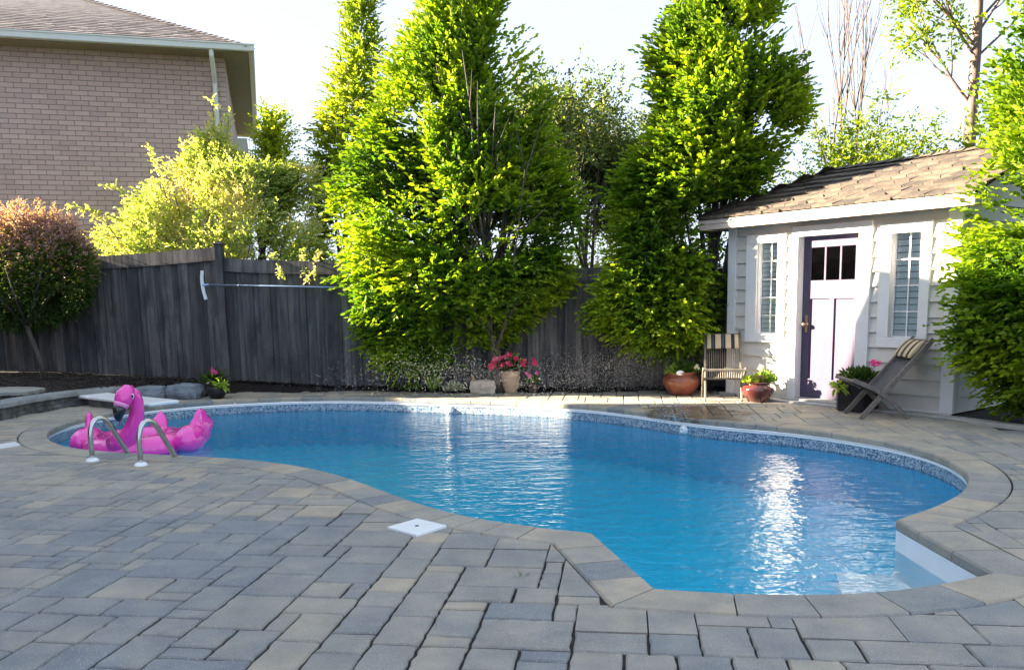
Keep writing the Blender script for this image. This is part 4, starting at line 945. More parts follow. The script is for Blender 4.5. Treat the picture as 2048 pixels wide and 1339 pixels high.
hp = [fw(264, 785, 8.9), fw(256, 785, 8.86), fw(249, 793, 8.82), fw(245, 803, 8.79), fw(242.5, 810, 8.77)]
m = MB(); m.tube([hp[0]+Vector((.02, 0, 0))]+hp, [.03, .082, .096, .096, .083, .068], 22); head = m.build('head', M_PINK, fl, smooth=True)
m = MB(); m.tube([fw(243.6, 806.5, 8.78), fw(241.8, 811, 8.77), fw(240.6, 815, 8.76)], [.078, .074, .064], 22); m.build('beak_band', M_PALEPINK, fl, smooth=True)
m = MB(); m.tube([fw(241, 811, 8.765), fw(239, 817, 8.755), fw(237.2, 826, 8.75), fw(236.5, 834, 8.75), fw(238.2, 840, 8.75), fw(239.5, 842.5, 8.75)], [.050, .064, .058, .044, .026, .008], 20); m.build('beak', M_BEAK, fl, smooth=True)
for px, py, Y_, sx in ((264.5, 791.5, 8.805, 1), (240.5, 791, 8.80, -1)):
    e = fw(px, py, Y_); m = MB(); m.ball(e, (.020, .018, .030), 12, 8); ey_ = m.build('eye', M_WHITE, fl, smooth=True); m = MB(); m.ball(e+Vector((sx*.006, -.010, .0)), (.013, .012, .018), 10, 8); m.build('pupil', M_BEAK, ey_, smooth=True)
for sx in (-1, 1):
    m = MB(); c = Vector((sx*.60, -.04, .10)) if sx > 0 else Vector((sx*.60, .05, .08)); vs = []; fs = []; K, J = 30, 16
    for i in range(J+1):
        th = math.pi*i/J
        for k in range(K):
            a = 2*math.pi*k/K; d = Vector((math.sin(th)*math.cos(a), math.sin(th)*math.sin(a), math.cos(th)))
            pl = 1 + .055*math.cos(a*9)*math.sin(th)**2*max(0, d.z+.5) ; vs.append(c + Vector((d.x*.155, d.y*.27, d.z*.165))*pl)
    for i in range(J):
        for k in range(K): fs.append((i*K+k, (i+1)*K+k, (i+1)*K+(k+1) % K, i*K+(k+1) % K))
    m.add(vs, fs); wg = m.build('wing', M_PINK, fl, smooth=True)
    m = MB()
    c2_ = c + Vector((sx*.06, .20, .05)); u_ = Vector((sx*.35, .93, .0)).normalized(); w_ = Vector((sx*.93, -.35, 0)).normalized(); vs = []; fs = []; K, J = 64, 8
    for side in (1, -1):
        for j_ in range(J+1):
            rho = j_/J
            for k in range(K):
                a = 2*math.pi*k/K; up_ = math.sin(a); Rr = .15 + .12*max(0, up_)**.6*(.62+.38*abs(math.cos(2.5*(a-math.pi/2)))**1.5)
                vs.append(c2_ + u_*math.cos(a)*Rr*rho*.95 + Vector((0, 0, 1))*math.sin(a)*Rr*rho + w_*side*.055*math.sqrt(max(0, 1-rho**2)))
        o0 = 0 if side == 1 else (J+1)*K
        for j_ in range(J):
            for k in range(K): fs.append((o0+j_*K+k, o0+(j_+1)*K+k, o0+(j_+1)*K+(k+1) % K, o0+j_*K+(k+1) % K))
    m.add(vs, fs)
    m.build('feather_fan', M_PINK, wg, smooth=True, weld=True)
m = MB(); m.tube([(0, .52, .1), (0, .6, .2), (0, .64, .28), (0, .66, .33)], [.11, .1, .06, .01], 14, sq=.6); m.build('tail', M_PINK, fl, smooth=True)

# ================================================================ POTS AND PLANTS
def flowers(o, name, C, r, mat, rng=RNG, petals=5, tilt=.5, one=False):
    acc = []
    for c in C:
        P = []; Dd = []; U = []; T = []
        ax_ = Vector((rng.normal(0, tilt), -1+rng.normal(0, tilt), rng.uniform(.0, .9))).normalized(); s_ = ax_.cross(Vector((0, 0, 1))).normalized(); t_ = s_.cross(ax_); t0 = rng.uniform(.1, .9)
        for k in range(petals):
            a = 2*math.pi*k/petals + rng.uniform(-.2, .2); d = s_*math.cos(a)+t_*math.sin(a)+ax_*.25; P.append(tuple(c)); Dd.append(tuple(d)); U.append(tuple(ax_)); T.append(min(1, max(0.01, t0+rng.normal(0, .15))))
        n_ = len(P); A = [np.array(P), np.array(Dd), np.array(U), np.full(n_, r)*rng.uniform(.8, 1.2, n_), np.full(n_, r*.85), np.array(T)]
        if one: acc = cat(acc, A) if acc else A
        else: leaves_to_mesh(name, *A, mat, o)
    if one: leaves_to_mesh(name, *acc, mat, o)
def bunch(o, name, c, rad, n, leaf, mat, rng=RNG, up=.6, w=.45, tone=(.2, .9)):
    d = rng.normal(0, 1, (n, 3)); d /= np.linalg.norm(d, axis=1, keepdims=True); d[:, 2] = np.abs(d[:, 2])*.9+.05
    P = np.array(c) + d*np.array(rad)*rng.random((n, 1))**.5; D = d + np.array([0, 0, up]) + rng.normal(0, .3, (n, 3)); U = rng.normal(0, 1, (n, 3)) + np.array([0, 0, 1.])
    L = leaf*rng.uniform(.6, 1.3, n); leaves_to_mesh(name, P, D, U, L, L*w, rng.uniform(*tone, n), mat, o)
# tall beige pot with red pink blooms
o = empty('flower_pot', (-.01, 12.66, 0), label='tall tapered beige pot filled with bright pink blooms beside the limestone block', cat='flower pot')
m = MB(); m.lathe([(0, 0), (.085, 0), (.09, .01), (.122, .12), (.142, .24), (.150, .31), (.156, .325), (.150, .33), (.14, .325), (.138, .30), (0, .30)], 36); m.build('pot', M_TERRA, o, smooth=True)
m = MB(); m.lathe([(0, .305), (.138, .305)], 24); m.build('soil', M_SOILPOT, o)
bunch(o, 'foliage', (0, 0, .33), (.24, .18, .20), 420, .06, L_SHRUB, tone=(.05, .6)); bunch(o, 'sprig', (.06, -.02, .45), (.1, .08, .14), 40, .07, L_GRASS, up=1.4, w=.3, tone=(.5, 1))
flowers(o, 'bloom', [(x, -.12+RNG.normal(0, .05), z) for x, z in [(-.30, .40), (-.24, .47), (-.20, .40), (-.14, .52), (-.12, .42), (-.07, .53), (-.04, .45), (0, .42), (.03, .50), (.06, .44), (-.22, .52), (.16, .45), (.21, .47), (.19, .42), (.34, .49), (.35, .45), (-.02, .57), (-.27, .43), (.08, .52)]], .052, L_PINKF)
# small plant beside it
o = empty('flower_pot', (.33, 12.6, 0), label='small dark pot with lilac pink flowers, right of the tall beige pot', cat='flower pot')
m = MB(); m.lathe([(0, 0), (.06, 0), (.085, .12), (.09, .125), (.08, .12), (0, .11)], 24); m.build('pot', simple('smoky_brown_pot', (.14, .10, .085), .4), o, smooth=True)
bunch(o, 'foliage', (0, 0, .13), (.11, .1, .13), 160, .05, L_GRASS, tone=(0, .6)); flowers(o, 'bloom', [(-.10, -.08, .29), (-.06, -.1, .26), (.05, -.08, .30), (.08, -.06, .27)], .035, L_HOTF)
# dark pot by the boulders
o = empty('flower_pot', (-4.42, 12.62, 0), label='dark round pot with spiky leaves, lime foliage and one pink bloom beside the boulders', cat='flower pot')
m = MB(); m.lathe([(0, 0), (.09, 0), (.14, .08), (.145, .15), (.13, .19), (.12, .185), (0, .17)], 28); m.build('pot', M_BLACKM, o, smooth=True)
bunch(o, 'spiky_foliage', (-.02, 0, .2), (.12, .1, .08), 130, .19, L_SHRUB, up=.8, w=.09, tone=(.2, .6)); bunch(o, 'lime_foliage', (.10, -.12, .16), (.09, .06, .12), 60, .08, L_GRASS, up=-.5, w=.6, tone=(.75, 1))
flowers(o, 'bloom', [(.0, -.05, .37), (.02, -.07, .40), (-.02, -.05, .42), (.03, -.05, .37)], .05, L_HOTF); flowers(o, 'white_bloom', [(-.06, -.12, .28), (.07, -.08, .31), (-.09, -.1, .25)], .03, L_WHITEF)
# glazed bowls
def bowl(loc, sc, mat, label, lim=0):
    o = empty('glazed_planter', loc, label=label, cat='planter'); m = MB()
    m.lathe([(r_*sc, z*sc) for r_, z in ((0, 0), (.13, 0), (.15, .015), (.20, .08), (.235, .15), (.24, .19), (.22, .235), (.185, .262), (.178, .272), (.20, .285), (.205, .298), (.195, .304), (.175, .296), (.165, .27), (0, .26))], 44); m.build('bowl', mat, o, smooth=True)
    m = MB(); m.lathe([(0, .268*sc), (.168*sc, .268*sc)], 24); m.build('soil', M_SOILPOT, o); return o
o = bowl((3.24, 11.05, 0), .88, M_GLAZE, 'shiny oxblood glazed planter between the left deck chair and the lilac door')
bunch(o, 'yellow_foliage', (-.13, -.06, .25), (.11, .08, .10), 150, .045, L_GRASS, tone=(.7, 1.), w=.7); bunch(o, 'foliage', (.09, 0, .25), (.16, .12, .13), 260, .06, L_GRASS, tone=(.3, .9)); bunch(o, 'pink_foliage', (-.01, -.06, .27), (.09, .07, .10), 60, .05, leafmat('dusty_pink_leaf', [(0, (.35, .16, .15)), (1, (.6, .35, .33))], .2))
flowers(o, 'bloom', [(.02+RNG.normal(0, .022), -.05+RNG.normal(0, .02), .44+RNG.normal(0, .022)) for _ in range(9)], .032, L_WHITEF, one=True); m = MB(); m.tube([(.03, 0, .24), (.04, -.02, .34), (.02, -.05, .43)], .004, 6); m.build('stem', L_GRASS, o)
o = bowl((2.42, 11.98, 0), 1.10, M_GLAZE2, 'rust red glazed planter with green plants behind the water spray')
bunch(o, 'foliage', (.05, 0, .3), (.24, .2, .18), 520, .05, L_GRASS, tone=(.0, .45)); bunch(o, 'yellow_foliage', (-.15, -.1, .3), (.10, .08, .14), 130, .05, L_GRASS, tone=(.5, .85)); flowers(o, 'bloom', [(.18, -.18, .42), (.15, -.19, .40), (.2, -.17, .39)], .03, L_WHITEF)
m = MB(); m.ball((-.06, -.21, .33), (.055, .008, .035), 14, 8); m.build('plant_tag', M_WHITE, o)
# wicker box planter
def wickermat():
    m, n, b = newmat('dark_wicker'); w = tex(n, 26, kind='Wave'); w.bands_direction = 'Z'; w.inputs['Distortion'].default_value = 1.5
    n.links.new(ramp(n, w.outputs[0], [(.2, (.006, .005, .008)), (.8, (.04, .034, .045))]), b.inputs['Base Color']); b.inputs['Roughness'].default_value = .5; bump(n, b, w.outputs[0], .8, .008); return m
o = empty('wicker_planter', (4.14, 10.02, 0), R(-53), label='square dark wicker planter with pink geranium, left of the door side deck chair', cat='planter')
m = MB(); m.box((-.17, -.17, 0), (.17, .17, .36), bev=.012); m.box((-.185, -.185, .34), (.185, .185, .37), bev=.01)
for k in range(15): m.box((-.176, -.176, .02+k*.022), (.176, .176, .032+k*.022))
m.build('basket', wickermat(), o)
for yy in range(9): pass
bunch(o, 'foliage', (0, 0, .37), (.2, .2, .10), 260, .085, L_SHRUB, tone=(.1, .6)); bunch(o, 'lime_foliage', (-.12, -.20, .26), (.09, .06, .10), 50, .10, L_GRASS, up=-.6, w=.35, tone=(.8, 1)); bunch(o, 'white_foliage', (-.1, -.08, .40), (.12, .1, .06), 60, .04, L_WHITEF)
flowers(o, 'bloom', [(.20+RNG.normal(0, .022), .02+RNG.normal(0, .02), .575+RNG.normal(0, .02)) for _ in range(14)], .035, L_HOTF, one=True); m = MB(); m.tube([(.08, 0, .36), (.15, 0, .48), (.2, .02, .56)], .004, 6); m.build('stem', L_SHRUB, o)
# small bed plants
def bedplant(name, px, py, w, h, n, leaf, mat, label, cat_, up=1., ww=.4, tone=(.2, .9)):
    p = G(px, py); p.y = min(p.y, fence_y(p.x)-.15); o = empty(name, (p.x, p.y, bed_z(p.x, p.y)), label=label, cat=cat_); bunch(o, 'leaves', (0, 0, .01), (w, w*.7, h), n, leaf, mat, up=up, w=ww, tone=tone)
bedplant('grass_tuft', 866, 786, .06, .06, 34, .24, L_GRASS, 'tall green grass tuft on the bed edge left of the silvery plant', 'grass tuft', 1.6, .07, (.6, 1))
bedplant('ground_plant', 823, 784, .16, .06, 120, .07, L_GRASS, 'low green plant on the bed edge below the large hornbeam', 'plant', .6, .2, (.2, .7))
bedplant('silvery_plant', 908, 786, .17, .12, 230, .05, L_SILV, 'small silvery leaved plant beside the limestone block', 'plant', .6, .45)
bedplant('grass_tuft', 787, 782, .06, .05, 24, .16, L_GRASS, 'sparse dark grass tuft, the leftmost plant under the hornbeam', 'grass tuft', 1.6, .07, (.0, .4))
bedplant('silvery_plant', 442, 790, .10, .05, 90, .04, L_SILV, 'low silvery groundcover at the foot of the dark pot', 'plant', .4, .45)

o = empty('grass_tuft', G(1042, 1152, .0), label='tiny tuft of grass growing from a paver joint, just below the white skimmer lid', cat='grass tuft')
bunch(o, 'leaves', (0, 0, -.005), (.04, .01, .006), 10, .035, L_GRASS, up=1.6, w=.05, tone=(0, .4))
# ================================================================ DECK CHAIRS
def deckchair(loc, rz, label, cord, blackback):
    """local: x across, y backwards, feet at y=0 and y=.5"""
    o = empty('deck_chair', loc, rz, label=label, cat='deck chair', group='folding teak deck chairs'); Wc = .47
    for s in (-1, 1):
        x = s*Wc/2; m = MB(); m.bar((x, 0.0, .005), (x, .76, .88), .028, .054, up=(0, -1, 1), tone=.5, bev=.004); m.build('back_rail', M_TEAK, o)
        x = s*(Wc/2-.032) if s < 0 else s*(Wc/2-.032); m = MB(); pts = [(x+s*.065, .52, .005), (x+s*.065, .30, .22), (x+s*.065, .14, .335), (x+s*.065, -.10, .44)]
        for a, b in zip(pts[:-1], pts[1:]): m.bar(a, Vector(b)+(Vector(b)-Vector(a)).normalized()*.012, .024, .05, up=(0, 1, 1), tone=.45, bev=.004)
        m.build('seat_rail', M_TEAK, o)
    for y, z, nm in ((-.10, .43, 'front_bar'), (.735, .85, 'top_bar'), (.27, .285, 'rear_bar')):
        m = MB(); m.bar((-Wc/2-.04 if nm == 'front_bar' else -Wc/2, y, z), (Wc/2+.04 if nm == 'front_bar' else Wc/2, y, z), .03, .03, tone=.5, bev=.004); m.build(nm, M_TEAK, o)
    back = MB(); seat = MB(); nS = 22 if blackback else 15
    for i in range(nS):
        x = -Wc/2+.03+(Wc-.06)*i/(nS-1); sag = .03*math.sin(math.pi*i/(nS-1))
        back.tube([(x, .72, .83), (x, .60+sag*.5, .66), (x, .42+sag, .44), (x, .24, .27)], .0052 if blackback else .0042, 5); seat.tube([(x, -.09, .43), (x, .04, .365-sag*.4), (x, .16, .315-sag*.4), (x, .26, .285)], .0052, 5)
    b_ = back.build('back_cords', cord, o)
    seat.build('seat_cords', M_NAVY, o)
    if blackback:
        m = MB(); m.add([(-Wc/2+.02, .725, .82), (.0 if blackback == 1 else Wc/2-.02, .725, .82), (.0 if blackback == 1 else Wc/2-.02, .50, .51), (-Wc/2+.02, .50, .51)] if blackback == 1 else [(-Wc/2+.02, .725, .82), (Wc/2-.02, .725, .82), (Wc/2-.02, .26, .29), (-Wc/2+.02, .26, .29)], [(0, 1, 2, 3)]); m.v = [(v[0], v[1]+.01, v[2]) for v in m.v]; 
        n_ = len(m.v); m.add([(v[0], v[1]+.004, v[2]-.003) for v in m.v], [(3, 2, 1, 0)]); m.build('back_cloth', M_NAVY if blackback == 1 else simple('grey_mesh_cloth', (.085, .085, .095), .8), b_)
    m = MB(); vs = []; fs = []; K = 14; J = 22
    for i in range(J):
        x = (-Wc/2+.025)+(Wc-.05)*i/(J-1); e = math.sin(math.pi*(.08+.84*i/(J-1)))**.35
        for k in range(K):
            a = 2*math.pi*k/K; u_ = math.cos(a)*.125; w_ = math.sin(a)*.038*e; d = Vector((0, .66, .76)).normalized(); nn = Vector((0, -.76, .66)).normalized(); c = Vector((x, .635, .735)) + nn*.045; vs.append(c + d*u_ + nn*w_)
    for i in range(J-1):
        for k in range(K): fs.append((i*K+k, i*K+(k+1) % K, (i+1)*K+(k+1) % K, (i+1)*K+k))
    fs += [tuple(range(K)), tuple((J-1)*K+k for k in range(K))]
    m.add(vs, fs).build('head_cushion', M_STRIPE, o, smooth=True)
def stripemat():
    m, n, b = newmat('striped_canvas'); tc = N(n, 'ShaderNodeTexCoord'); sp = N(n, 'ShaderNodeSeparateXYZ'); n.links.new(tc.outputs['Object'], sp.inputs[0])
    mr = N(n, 'ShaderNodeMapRange'); n.links.new(sp.outputs[0], mr.inputs[0]); mr.inputs[1].default_value = -.19; mr.inputs[2].default_value = .19
    T_, K_ = (.52, .42, .27), (.02, .02, .035)
    o = ramp(n, mr.outputs[0], [(0, T_), (.09, K_), (.14, (.05, .06, .10)), (.19, K_), (.24, T_), (.44, K_), (.49, (.05, .06, .10)), (.54, K_), (.60, T_), (.79, K_), (.92, T_)], 'CONSTANT')
    n.links.new(o, b.inputs['Base Color']); b.inputs['Roughness'].default_value = .85; bump(n, b, tex(n, 300, 2).outputs[0], .3, .002); return m
M_STRIPE = stripemat()
# local +y (backwards) direction in the yard
def chair_at(fl_, fr_, back, label, cord, bb):
    c = (Vector(fl_)+Vector(fr_))/2; deckchair((c.x, c.y, 0), math.atan2(back[1], back[0])-math.pi/2, label, cord, bb)
chair_at((2.57, 11.12), (3.03, 11.04), (.20, .98), 'teak deck chair with striped cushion left of the oxblood planter, facing the pool', M_CORD, 0)
chair_at((3.86, 9.78), (3.93, 9.34), (.999, -.03), 'teak deck chair with striped cushion seen side on in front of the right shed window', simple('grey_cord', (.10, .10, .11), .8), 2)

# ================================================================ TREES
def horn(name, sil, Y, nspr, label, trunk, depth=.8, leaf=.105, ymax=None, seed=0., mat=L_HORN, group=None, bias=.0, nl=9, lim=22, twr=.055, thr=-.2, catn='tree', toff=0., spread=.36, move=None):
    rng = np.random.default_rng(int(seed*10)+5)
    C, rad, cx = sil_points(sil, Y, nspr, depth, rng, seed=seed, ymax=ymax, thr=thr)
    if move: C = np.array([move(*c) for c in C])
    out = np.stack([np.cos(rad[:, 1]), np.sin(rad[:, 1])*depth, np.zeros(len(C))], 1)
    upw = np.interp(rad[:, 2], [0, .15, .5, 1], [-.12, .15, .65, 1.5])[:, None]*np.array([[0, 0, 1.]])
    Dr = out*(.4+.6*rad[:, :1]) + upw + rng.normal(0, .28, C.shape)
    cl = np.array([noise.noise(Vector(c)*1.25+Vector((seed, 0, 0))) for c in C]); fine = np.array([noise.noise(Vector(c)*4+Vector((seed, 7, 0))) for c in C])
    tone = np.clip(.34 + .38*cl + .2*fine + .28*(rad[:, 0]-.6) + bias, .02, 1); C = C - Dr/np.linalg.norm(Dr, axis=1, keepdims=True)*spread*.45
    A = sprays(C, Dr, nl, leaf, tone, spread=spread, rng=rng)
    base, top = Vector(trunk[0]), Vector(trunk[1]); t = empty(name, base, label=label, cat=catn, group=group)
    A[0] = A[0] - np.array(base)
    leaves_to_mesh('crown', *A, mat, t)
    tb = MB(); limbs(tb, (0, 0, 0), top-base, lim, (cx[:, 1].max())*.62, rng, twr)
    tb.build('trunk', M_BARK, t, smooth=True); return t
fmax = lambda p: (12.87-.12*(p.x-.97)-.06 if p.z < 1.95 else 99)
H1 = [(-150,925,945),(-80,890,975),(0,852,1018),(60,815,1035),(130,775,1078),(200,745,1088),(250,702,1102),(300,690,1118),(350,680,1142),(400,668,1168),(450,658,1182),(500,652,1182),(550,658,1172),(600,668,1120),(640,690,1070),(680,735,1005),(715,765,900),(735,775,850)]
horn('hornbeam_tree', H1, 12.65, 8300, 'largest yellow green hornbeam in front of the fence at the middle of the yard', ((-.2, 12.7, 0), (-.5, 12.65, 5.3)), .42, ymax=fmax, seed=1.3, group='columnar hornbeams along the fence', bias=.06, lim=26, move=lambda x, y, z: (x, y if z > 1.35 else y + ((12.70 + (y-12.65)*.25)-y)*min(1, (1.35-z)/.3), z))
H2 = [(-200,1440,1460),(-100,1405,1510),(0,1368,1545),(50,1325,1562),(100,1306,1588),(150,1310,1592),(200,1302,1606),(240,1296,1618),(300,1252,1582),(350,1236,1545),(400,1240,1500),(450,1236,1462),(500,1230,1456),(550,1212,1456),(600,1184,1458),(640,1186,1458),(680,1240,1435),(700,1300,1380)]
def f2(p):
    if p.z < 1.95 and p.y > fence_y(p.x)-.06: return -99
    q = p.to_2d()-SH_O; s_ = q.dot(SH_D); o_ = q.dot(SH_N)
    if s_ > -.33 and o_ < .36 and p.z < 2.75 + max(0, min(.4, -o_*.35))*(s_ > .3): return -99
    return 99
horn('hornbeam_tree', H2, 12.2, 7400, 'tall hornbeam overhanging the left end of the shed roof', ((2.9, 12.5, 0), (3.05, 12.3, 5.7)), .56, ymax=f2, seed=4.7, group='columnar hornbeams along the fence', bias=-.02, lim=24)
H3 = [(-200,2120,2260),(-100,2060,2330),(0,2015,2380),(60,1995,2400),(120,1978,2420),(180,1975,2430),(250,1985,2430),(290,1992,2420),(330,1985,2420),(380,1940,2420),(430,1900,2420),(500,1908,2420),(560,1905,2420),(620,1908,2410),(680,1915,2380),(730,1955,2340),(780,1990,2300),(820,2044,2260)]
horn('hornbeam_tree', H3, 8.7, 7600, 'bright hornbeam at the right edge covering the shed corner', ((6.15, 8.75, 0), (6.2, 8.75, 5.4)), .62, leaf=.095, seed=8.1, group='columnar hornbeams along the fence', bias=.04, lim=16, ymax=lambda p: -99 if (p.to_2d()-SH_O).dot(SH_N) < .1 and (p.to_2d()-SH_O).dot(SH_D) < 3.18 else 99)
# slim tall hornbeam behind the fence
H4 = [(-120,715,735),(-40,698,752),(20,688,748),(80,680,756),(130,672,752),(190,650,768),(250,628,765),(320,620,760),(380,618,752),(440,622,740),(500,630,720),(560,640,700)]
horn('hornbeam_tree', H4, 14.5, 1700, 'slim yellow hornbeam rising behind the largest hornbeam, left of it', ((-2.78, 14.5, 0), (-2.68, 14.5, 6.0)), .6, leaf=.085, seed=12.5, mat=L_YEL, group='columnar hornbeams along the fence', bias=.15, lim=10, twr=.03, thr=-.3, spread=.28)
H5 = [(222,535,548),(250,522,568),(280,518,575),(310,516,572),(340,508,588),(370,506,596),(420,512,590)]
horn('conifer_tree', H5, 14.4, 700, 'small pointed green tree between the brick house and the slim hornbeam', ((-4.14, 14.4, 0), (-4.14, 14.4, 4.2)), .8, leaf=.075, seed=15.5, mat=L_YEL, bias=.2, lim=8, twr=.04, nl=10)
# pink tipped shrub tree at the left
def shrub_left():
    rng = np.random.default_rng(21); bp_ = atY(90, 744, 13.3); base = Vector((bp_.x, 13.3, bed_z(bp_.x, 13.3)-.02)); t = empty('shrub_tree', base, label='round shrub on a leaning trunk with pink tipped top at the left edge', cat='shrub')
    c = atY(42, 545, 13.3); n = 6200; d = rng.normal(0, 1, (n, 3)); d /= np.linalg.norm(d, axis=1, keepdims=True)
    w = np.array([1+.10*noise.noise(Vector(x)*2.3+Vector((3, 1, 0))) for x in d]); rho = 1-np.abs(rng.normal(0, .16, n)); P = np.array(c) + d*np.array([1.12, .48, .80])*(rho*w)[:, None]
    keep = np.array([noise.noise(Vector(p)*2.2) > -.42 for p in P]) & (P[:, 2] > 1.42-(655-611)/129.); P = P[keep]; d = d[keep]; h = (P[:, 2]-(c.z-.82))/1.64
    tone = np.clip(.30 + .18*rng.normal(0, 1, len(P))*.6 + .12*np.array([noise.noise(Vector(p)*3) for p in P]), .02, .66); tip = h > .70+.15*rng.normal(0, 1, len(P)); tone[tip] = rng.uniform(.84, 1., tip.sum()); mid = (h > .45+.12*rng.normal(0, 1, len(P))) & (~tip); tone[mid] = np.clip(tone[mid]+.25, 0, .75); P[tip, 2] += rng.random(tip.sum())**3*.28
    A = sprays(P, d+np.array([0, 0, .5])+rng.normal(0, .3, P.shape), 9, .046, tone-.06, spread=.16, flat=.3, rng=rng, jit=.5); A[0] = A[0]-np.array(base); leaves_to_mesh('crown', *A, L_SHRUB, t)
    m = MB(); tp = atY(50, 640, 13.1)-base; m.tube([(0, 0, -.05), tp*.35+Vector((.02, 0, 0)), tp*.7, tp, tp+Vector((-.1, 0, .4))], [.05, .042, .038, .034, .015], 9)
    for k in range(9): a = k*.7; m.tube([tp*.9, tp+Vector((math.cos(a)*.35, math.sin(a)*.3, .3)), tp+Vector((math.cos(a)*.7, math.sin(a)*.6, .75))], [.025, .016, .005], 6)
    m.build('trunk', M_BARK, t, smooth=True)
shrub_left()
# variegated yellow bush behind the fence
def var_bush():
    rng = np.random.default_rng(31); Y = 14.35; base = Vector((-5.0, Y, 0)); t = empty('variegated_bush', base, label='large pale yellow variegated bush spreading behind the left fence', cat='bush')
    sil = [(262,415,425),(300,398,452),(335,360,500),(350,330,640),(370,300,655),(390,270,660),(420,235,655),(450,200,660),(480,170,665),(510,165,668),(545,165,670),(600,170,670)]
    C, rad, cx = sil_points(sil, Y, 7000, .30, rng, shell=.5, thr=-.12, ns=1.3, seed=3.3, ymax=lambda p: -99 if p.y < fence_y(p.x)+.14 else 99); cl = np.array([noise.noise(Vector(c)*1.4) for c in C])
    C[:, 1] = np.maximum(C[:, 1] - .35*np.clip((C[:, 0]+5)/1.5, 0, 1), [fence_y(x)+.30 for x in C[:, 0]])
    wx = np.clip((C[:, 0]+5.2)/2., -1, 1); tone = np.clip(.66 + .42*cl - .06*wx + rng.normal(0, .1, len(C)), .03, 1); Dr = np.stack([np.cos(rad[:, 1]), np.sin(rad[:, 1])*.5, np.full(len(C), .8)], 1)+rng.normal(0, .4, C.shape); Dr[:, 1] = np.maximum(Dr[:, 1], -.25)
    A = sprays(C, Dr, 9, .06, tone, spread=.24, flat=.3, rng=rng, jit=.5)
    m = MB()
    shoots = [((300,470),(145,412)),((300,440),(218,372)),((330,430),(262,395)),((340,420),(300,300)),((380,420),(365,290)),((400,400),(398,285)),((430,380),(428,262)),((440,380),(424,204)),((450,360),(458,232)),((260,480),(165,480)),((360,430),(330,330)),((470,400),(465,300)),((250,500),(190,430)),((560,420),(600,350)),((500,420),(520,370)),((610,440),(628,362)),((540,500),(560,545)),((600,490),(612,556)),((640,490),(630,540)),((300,500),(240,440))]
    for (a, b) in shoots:
        fr_ = b[1] > 530; p = atY(*a, 13.75 if fr_ else Y-.1); q = atY(*b, 13.25 if fr_ else Y-.1); m.tube([p-base, p.lerp(q, .5)-base+Vector((0, 0, .08)), q-base], [.012, .007, .003], 5); kk = max(5, int((q-p).length/.07)); cs = np.array([tuple(p.lerp(q, i/kk)+Vector((0, 0, .08*math.sin(math.pi*i/kk)))) for i in range(kk//3, kk+1)])
        cs = np.repeat(cs, 2, 0); dr = np.tile(np.array(q-p)/(q-p).length, (len(cs), 1))+rng.normal(0, .6, cs.shape); A = cat(A, sprays(cs, dr, 6, .06, np.clip(rng.normal(.75, .12, len(cs)), 0, 1), spread=.13, flat=.3, rng=rng, jit=.5))
    A[0] = A[0]-np.array(base); leaves_to_mesh('crown', *A, L_VAR, t)
    for k in range(16):
        x = rng.uniform(-1.6, 1.6); m.tube([(x*.2, rng.uniform(-.1, .1), 0), (x*.5, 0, 1.2), (x, rng.uniform(-.3, .3), 2.4+rng.uniform(-.2, .6))], [.03, .02, .006], 6)
    m.build('stems', M_TWIG, t)
var_bush()
# open branched trees
def grow(mb, p, d, ln, r, depth, rng, tips, up=.15, spread=.5, kids=(2, 4), shrink=.68):
    q = p; pts = [p]; k = 4
    for i in range(k):
        d = (d + Vector(rng.normal(0, .07, 3)) + Vector((0, 0, up*.25))).normalized(); q = q + d*ln/k; pts.append(q)
    mb.tube(pts, [r*(1-.45*i/k) for i in range(k+1)], 6 if r > .02 else 4, cap=False)
    if depth == 0: tips.append((q, d)); tips.append((pts[2], d)); return
    for c in range(rng.integers(*kids)):
        a = rng.uniform(0, 2*math.pi); s = d.orthogonal().normalized(); s.rotate(Matrix.Rotation(a, 3, d)); nd = (d + s*spread*rng.uniform(.6, 1.2)).normalized(); start = pts[rng.integers(2, 5)]
        grow(mb, start, nd, ln*shrink*rng.uniform(.75, 1.15), r*.55, depth-1, rng, tips, up, spread, kids, shrink)
    grow(mb, q, d, ln*shrink, r*.55, depth-1, rng, tips, up, spread, kids, shrink)
def open_tree(name, base, d, ln, r, depth, seed, label, leafmat_, leaf, per, tone, bark, up=.15, spread=.5, kids=(2, 4), shrink=.68, group=None, stems=1, cat_='tree', lspread=.2, droop=0.):
    rng = np.random.default_rng(seed); t = empty(name, base, label=label, cat=cat_, group=group); mb = MB(); tips = []
    for s in range(stems):
        dd = Vector(d) + (Vector((rng.normal(0, .13), rng.normal(0, .1), 0)) if stems > 1 else Vector()); grow(mb, Vector((rng.normal(0, .05), rng.normal(0, .05), 0)) if stems > 1 else Vector(), dd.normalized(), ln*rng.uniform(.85, 1.1), r, depth, rng, tips, up, spread, kids, shrink)
    mb.build('trunk' if stems == 1 else 'stems', bark, t, smooth=True)
    if leafmat_:
        C = np.array([tuple(x[0]) for x in tips]); Dd = np.array([tuple(x[1]) for x in tips]); C = np.repeat(C, per, 0)+rng.normal(0, lspread*.5, (len(C)*per, 3)); Dd = np.repeat(Dd, per, 0)+rng.normal(0, .6, C.shape); Dd[:, 2] -= droop
        A = sprays(C, Dd, 8, leaf, np.clip(rng.normal(tone, .2, len(C)), 0, 1), spread=lspread, flat=.3, rng=rng, jit=.5); leaves_to_mesh('crown', *A, leafmat_, t)
    return t
def ab(px, Y): return (atY(px, 600, Y).x, Y, 0)
